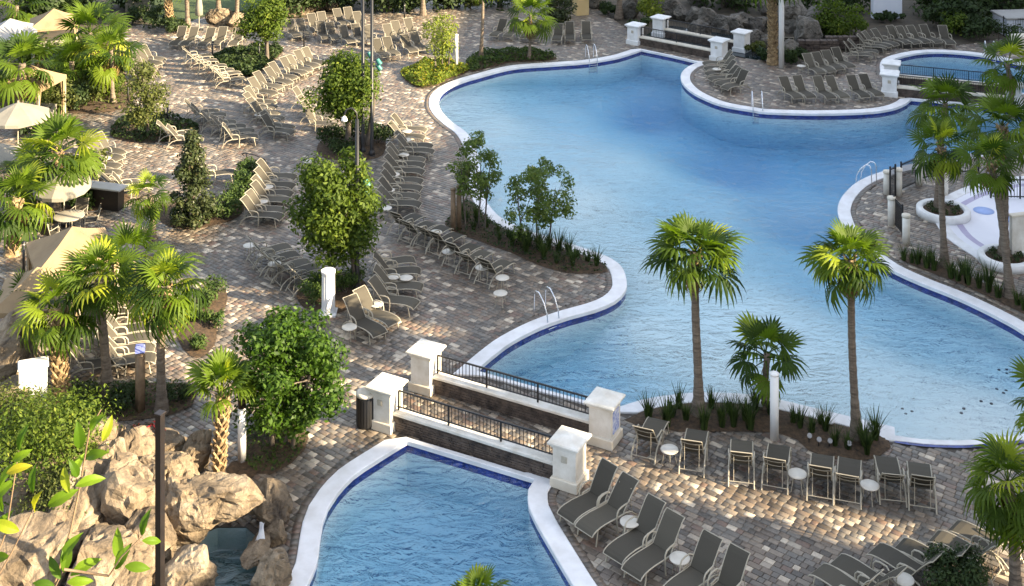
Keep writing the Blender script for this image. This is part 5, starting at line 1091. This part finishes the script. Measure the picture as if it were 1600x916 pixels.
def cabana(u, v, s, label, rz, mat='canvas_tan', ze=2.15, za=2.95, curtain=True):
    g = G(u, v); t = empty('cabana', (g.x, g.y, 0), rz); tag(t, label, 'cabana', 'fabric cabanas'); h = s / 2; k = 4
    for i in range(4):
        a = Matrix.Rotation(i * math.pi / 2, 3, 'Z'); vs = []
        for f in (0.0, .4, .75, 1.0, 1.003):
            z = za + (ze - za) * f ** .85 - (.2 if f > 1 else 0)
            for q in range(k + 1): y = (q / k - .5) * 2; vs.append(a @ Vector((h * f, h * f * y, z - .10 * f * (1 - y * y) * (f <= 1))))
        m = MB(); m.add(vs, [(b * (k + 1) + j, b * (k + 1) + j + 1, (b + 1) * (k + 1) + j + 1, (b + 1) * (k + 1) + j) for b in range(4) for j in range(k)]); m.build('roof_panel', mat, t)
        c = a @ Vector((h - .06, h - .06, 0)); MB().box((c.x, c.y, ze / 2), (.08, .08, ze + .04)).build('post', 'frame', t)
        if curtain:
            m = MB(); vs = []
            for q in range(13):
                b = 2 * math.pi * q / 12; rr = .11 + .025 * math.sin(q * 2.6)
                vs += [(c.x * .95 + rr * math.cos(b), c.y * .95 + rr * math.sin(b), .08), (c.x * .95 + rr * .5 * math.cos(b), c.y * .95 + rr * .5 * math.sin(b), 1.0), (c.x * .95 + rr * 1.3 * math.cos(b), c.y * .95 + rr * 1.3 * math.sin(b), ze - .05)]
            m.add(vs, [(q * 3 + j, q * 3 + 3 + j, q * 3 + 4 + j, q * 3 + 1 + j) for q in range(12) for j in range(2)]); m.build('curtain', mat, t)
    m = MB(); m.box((0, h * .3, .35), (s * .75, s * .35, .3), bev=.05); m.box((0, h * .3 + s * .16, .62), (s * .75, .14, .35), bev=.05); m.build('daybed', 'canvas_cream', t)
cabana(113, 486, 2.7, 'tan peaked cabana behind the left pair of fan palms', .5); cabana(84, 90, 2.7, 'tan cabana with dark opening at upper left', .35); cabana(16, 108, 2.9, 'grey-roofed cabana in the upper left corner', .3, 'canvas_grey'); cabana(48, 192, 2.5, 'cream-lit cabana behind the grey-cream umbrella', -.2, 'canvas_tan'); cabana(58, 560, 2.4, 'tan cabana shaded by palms beside the left boulder', .2)
g = G(160, 324); t = empty('bar_counter', (g.x, g.y, 0), -.28); tag(t, 'grey-topped counter in front of the dark-backed loungers', 'counter'); MB().box((0, 0, .42), (1.8, .45, .9), bev=.02).build('cabinet', 'bronze', t); MB().box((0, 0, .9), (2.1, .7, .07), bev=.015).build('counter_top', 'canvas_grey', t)
def patio_chair(x, y, head, label):
    t = empty('patio_chair', (x, y, .003), rad(head - 90)); tag(t, label, 'chair', 'patio chairs')
    MB().sheet([(.02, .42), (-.2, .43), (-.42, .45), (-.48, .42)], .24, .014).build('seat_sling', 'sling', t); MB().sheet([(.03, .44), (.09, .65), (.17, .9), (.2, .95)], .24, .014).build('back_sling', 'sling', t)
    for s in (-1, 1):
        MB().tube([(s * .27, -.42, 0), (s * .27, -.42, .62), (s * .27, -.36, .66), (s * .27, .0, .64), (s * .26, .1, .66)], .016, 6).build('armrest', 'frame', t); MB().tube([(s * .255, -.46, .43), (s * .255, .03, .42), (s * .255, .1, .66), (s * .255, .2, .95)], .015, 6).build('side_rail', 'frame', t); MB().tube([(s * .26, .02, .42), (s * .265, .2, 0)], .015, 6).build('leg', 'frame', t)
g = G(108, 337, .72); t = empty('dining_table', (g.x, g.y, 0)); tag(t, 'round glass-topped table beside the sunlit palm trunk', 'table'); MB().lathe([(0, .70), (.58, .70), (.58, .715), (0, .715)], 28).build('glass_top', 'glass_top', t); MB().lathe([(.575, .69), (.605, .70), (.605, .72), (.575, .73)], 28).build('rim', 'frame', t)
for i in range(4): a = .6 + i * math.pi / 2; MB().tube([(.4 * math.cos(a), .4 * math.sin(a), .7), (.45 * math.cos(a), .45 * math.sin(a), 0)], .018, 6).build('leg', 'frame', t)
for dx, dy, w in [(-1.0, .3, 'left of the round glass table'), (.95, .35, 'right of the round glass table'), (-.5, -1.15, 'nearest, on the dark terrace before the glass table'), (.1, 1.05, 'behind the round glass table')]:
    patio_chair(g.x + dx, g.y + dy, math.degrees(math.atan2(dy, dx)), 'sling patio chair ' + w)
g2 = G(46, 352); patio_chair(g2.x, g2.y, 150, 'sling patio chair beside the shaggy trunk at the left edge')
# white block beside the left boulder
g = G(52, 648); t = empty('plaster_block', (g.x, g.y, 0), .35); tag(t, 'tall rough white plaster block at the left edge', 'plaster block'); m = MB(); m.box((0, 0, .72), (.78, .5, 1.5), 0, bev=.05); m.build('block', 'stucco_white', t); MB().box((0, .02, 1.5), (.86, .56, .10), .03, bev=.03).build('capstone', 'stucco_white', t)
# red flowers on the rocks
g = G(215, 715); t = empty('flowering_plant', (g.x, g.y, .6)); tag(t, 'small plant with red flowers on the pale rocks', 'plant'); leaf_cloud('foliage', 'leaf_dark', [(0, 0, .1, .25), (.3, .05, .12, .22), (.55, .1, .05, .2)], 260, .06, 4, t); leaf_cloud('flower', 'red_petal', [(0, -.05, .22, .18), (.4, 0, .25, .2), (.65, .05, .15, .12)], 90, .05, 5, t)

# ------------------------------------------------------------------ far buildings and odds
def block(name, u, v, size, label, cat, mat, rz=0.0, cap=None):
    g = G(u, v); t = empty(name, (g.x, g.y, 0), rz); tag(t, label, cat); MB().box((0, 0, size[2] / 2 - .05), size, bev=.02).build('wall', mat, t)
    if cap: MB().box((0, 0, size[2] + .03), (size[0] + .2, size[1] + .2, .14), bev=.03).build('roof', cap, t)
    return t
block('white_wall', 1385, 27, (2.0, .5, 4.0), 'tall plain white wall panel at the top edge', 'wall', 'wall_white', .1, 'roof_dark')
block('low_shed', 1592, 50, (2.6, 2.0, 1.1), 'low pale shed with flat roof in the top right corner', 'shed', 'wall_white', .1, 'canvas_grey'); fence((1568, 56), (1640, 60), 1.2, 'dark iron fence in front of the low pale shed', .14, 3)
block('yellow_pier', 907, 22, (.9, .9, 3.0), 'yellow plaster pier at the top edge behind the loungers', 'pier', 'wall_yellow', .3, 'stucco_trim'); block('white_tent', 216, 14, (1.6, 1.4, 1.7), 'small white tent at the top edge beyond the lawn', 'tent', 'canvas_cream', .2, 'canvas_cream'); block('dark_pavilion', 1560, 8, (9, 5, 3.2), 'dark roofed pavilion beyond the hedge at top right', 'building', 'bronze', .1, 'roof_dark'); block('stone_pier', 1597, 79, (1.0, .8, 1.0), 'tan stone pier at the right edge beyond the round pool', 'pier', 'stucco_trim', .2)
g = G(311, 47); t = empty('closed_umbrella', (g.x, g.y, 0)); tag(t, 'closed white umbrella behind the far grey loungers', 'umbrella'); MB().lathe([(.05, .9), (.26, 1.0), (.24, 1.5), (.16, 2.1), (.04, 2.5)], 12).build('canopy', 'canvas_cream', t); MB().tube([(0, 0, 0), (0, 0, 2.55)], .03, 8).build('pole', 'frame', t); MB().lathe([(.28, 0), (.28, .05), (.06, .1)], 14).build('base', 'iron', t)
for i, (u, v, s) in enumerate([(346, 36, 1.5), (368, 40, 1.2), (450, 22, 1.2), (470, 19, 1.3), (498, 15, 1.2), (520, 14, 1.3), (282, 46, .7)]):
    boulder(u, v, s * .8, s * .5, s * .5, ORD[i] + ' sandy boulder from the left along the far lawn edge', 'rock_warm', i, rz=i, group='sandy far boulders')
g = G(1231, 80); lounger(g.x, g.y, 265, 'blue-backed chair standing alone beside the smooth grey pole', 'lone chair by the pole')
o = boulder(1235, 50, .6, .5, .55, 'small white-topped rock light on the grey boulders', 'rock_grey', 2, z=1.4, group='boulders along the stream'); 

# ------------------------------------------------------------------ tall foreground tree at lower left: large single leaves
def big_leaf(name='leaf'):
    m = MB(); vs = []; prof = [(0, .012), (.08, .07), (.2, .125), (.35, .16), (.5, .165), (.65, .145), (.8, .10), (.92, .045), (1.0, .004)]
    for q, w in prof:
        z = .10 * math.sin(q * 2.2) - .30 * q * q
        for k_ in (-1, -.55, -.06, .06, .55, 1): vs.append((q * (1 - .1 * q), k_ * w, z + .28 * abs(k_) * w + .012 * math.sin(q * 22) * abs(k_) - (.012 if abs(k_) < .1 else 0)))
    m.add(vs, [(i * 6 + j, i * 6 + j + 1, i * 6 + j + 7, i * 6 + j + 6) for i in range(8) for j in range(5)], True); return m.mesh(name, 'leaf_big')
BL = big_leaf(); FY = 11.5
def PX(u, v, y=FY): return Vector((xat(u, y), y, zat(v, y)))
root = Vector((xat(-150, FY), FY, 0)); t = empty('rubber_tree', root); tag(t, 'tall foreground tree with large glossy yellow-green leaves at lower left', 'tree')
m = MB(); topz = zat(1150, FY); m.tube([(0, 0, -.05), (.1, 0, topz * .5), (.05, 0, topz)], [.22, .17, .10], 10); trunk = m.build('trunk', 'tree_bark', t)
shoots = [([(-150, 1150), (-60, 1000), (20, 860), (55, 790)], [(55, 800, 80), (30, 830, 150), (75, 790, 30), (52, 770, 95), (15, 870, 200), (5, 800, 110), (-10, 840, 60)]),
          ([(-150, 1150), (20, 1010), (80, 930), (100, 890)], [(100, 895, 85), (95, 905, 130), (110, 900, 25), (85, 915, 160), (105, 910, 0), (75, 940, 190), (120, 930, -20), (60, 960, 60), (95, 880, 60)]),
          ([(80, 930), (110, 830), (125, 760), (140, 670), (158, 640)], [(112, 745, 65), (122, 745, 100), (125, 700, 85), (140, 672, 55), (118, 760, 10), (135, 715, 30), (160, 690, 70), (108, 770, 120)]),
          ([(100, 890), (170, 900), (190, 870), (225, 835)], [(222, 838, 80), (222, 845, -15), (190, 880, 110), (195, 885, -5), (180, 890, 60)]),
          ([(-150, 1150), (-40, 960), (10, 830), (30, 700)], [(20, 720, 35), (30, 705, 80), (10, 740, 20), (0, 760, 60), (-10, 780, 45)])]
rng = random.Random(3)
for pts, lv in shoots:
    P3 = [PX(u, v, FY + rng.uniform(-.1, .1)) - root for u, v in pts]; MB().tube(P3, [.013 - .008 * i / (len(P3) - 1) for i in range(len(P3))], 6).build('branch', 'wood', t)
    for u, v, ang in lv:
        p = PX(u, v) - root; L = rng.uniform(.20, .32); rot = Matrix.Rotation(rad(-90), 4, 'X') @ Matrix.Rotation(0, 4, 'Z')
        d = Vector((math.cos(rad(ang)), rng.uniform(-.5, .5), math.sin(rad(ang)))).normalized(); up = Vector((rng.uniform(-.5, .5), -.75, .65)); y_ = up.cross(d).normalized(); z_ = d.cross(y_)
        M = Matrix((d, y_, z_)).transposed(); inst('leaf', BL, t, p, M.to_euler(), (L,) * 3)
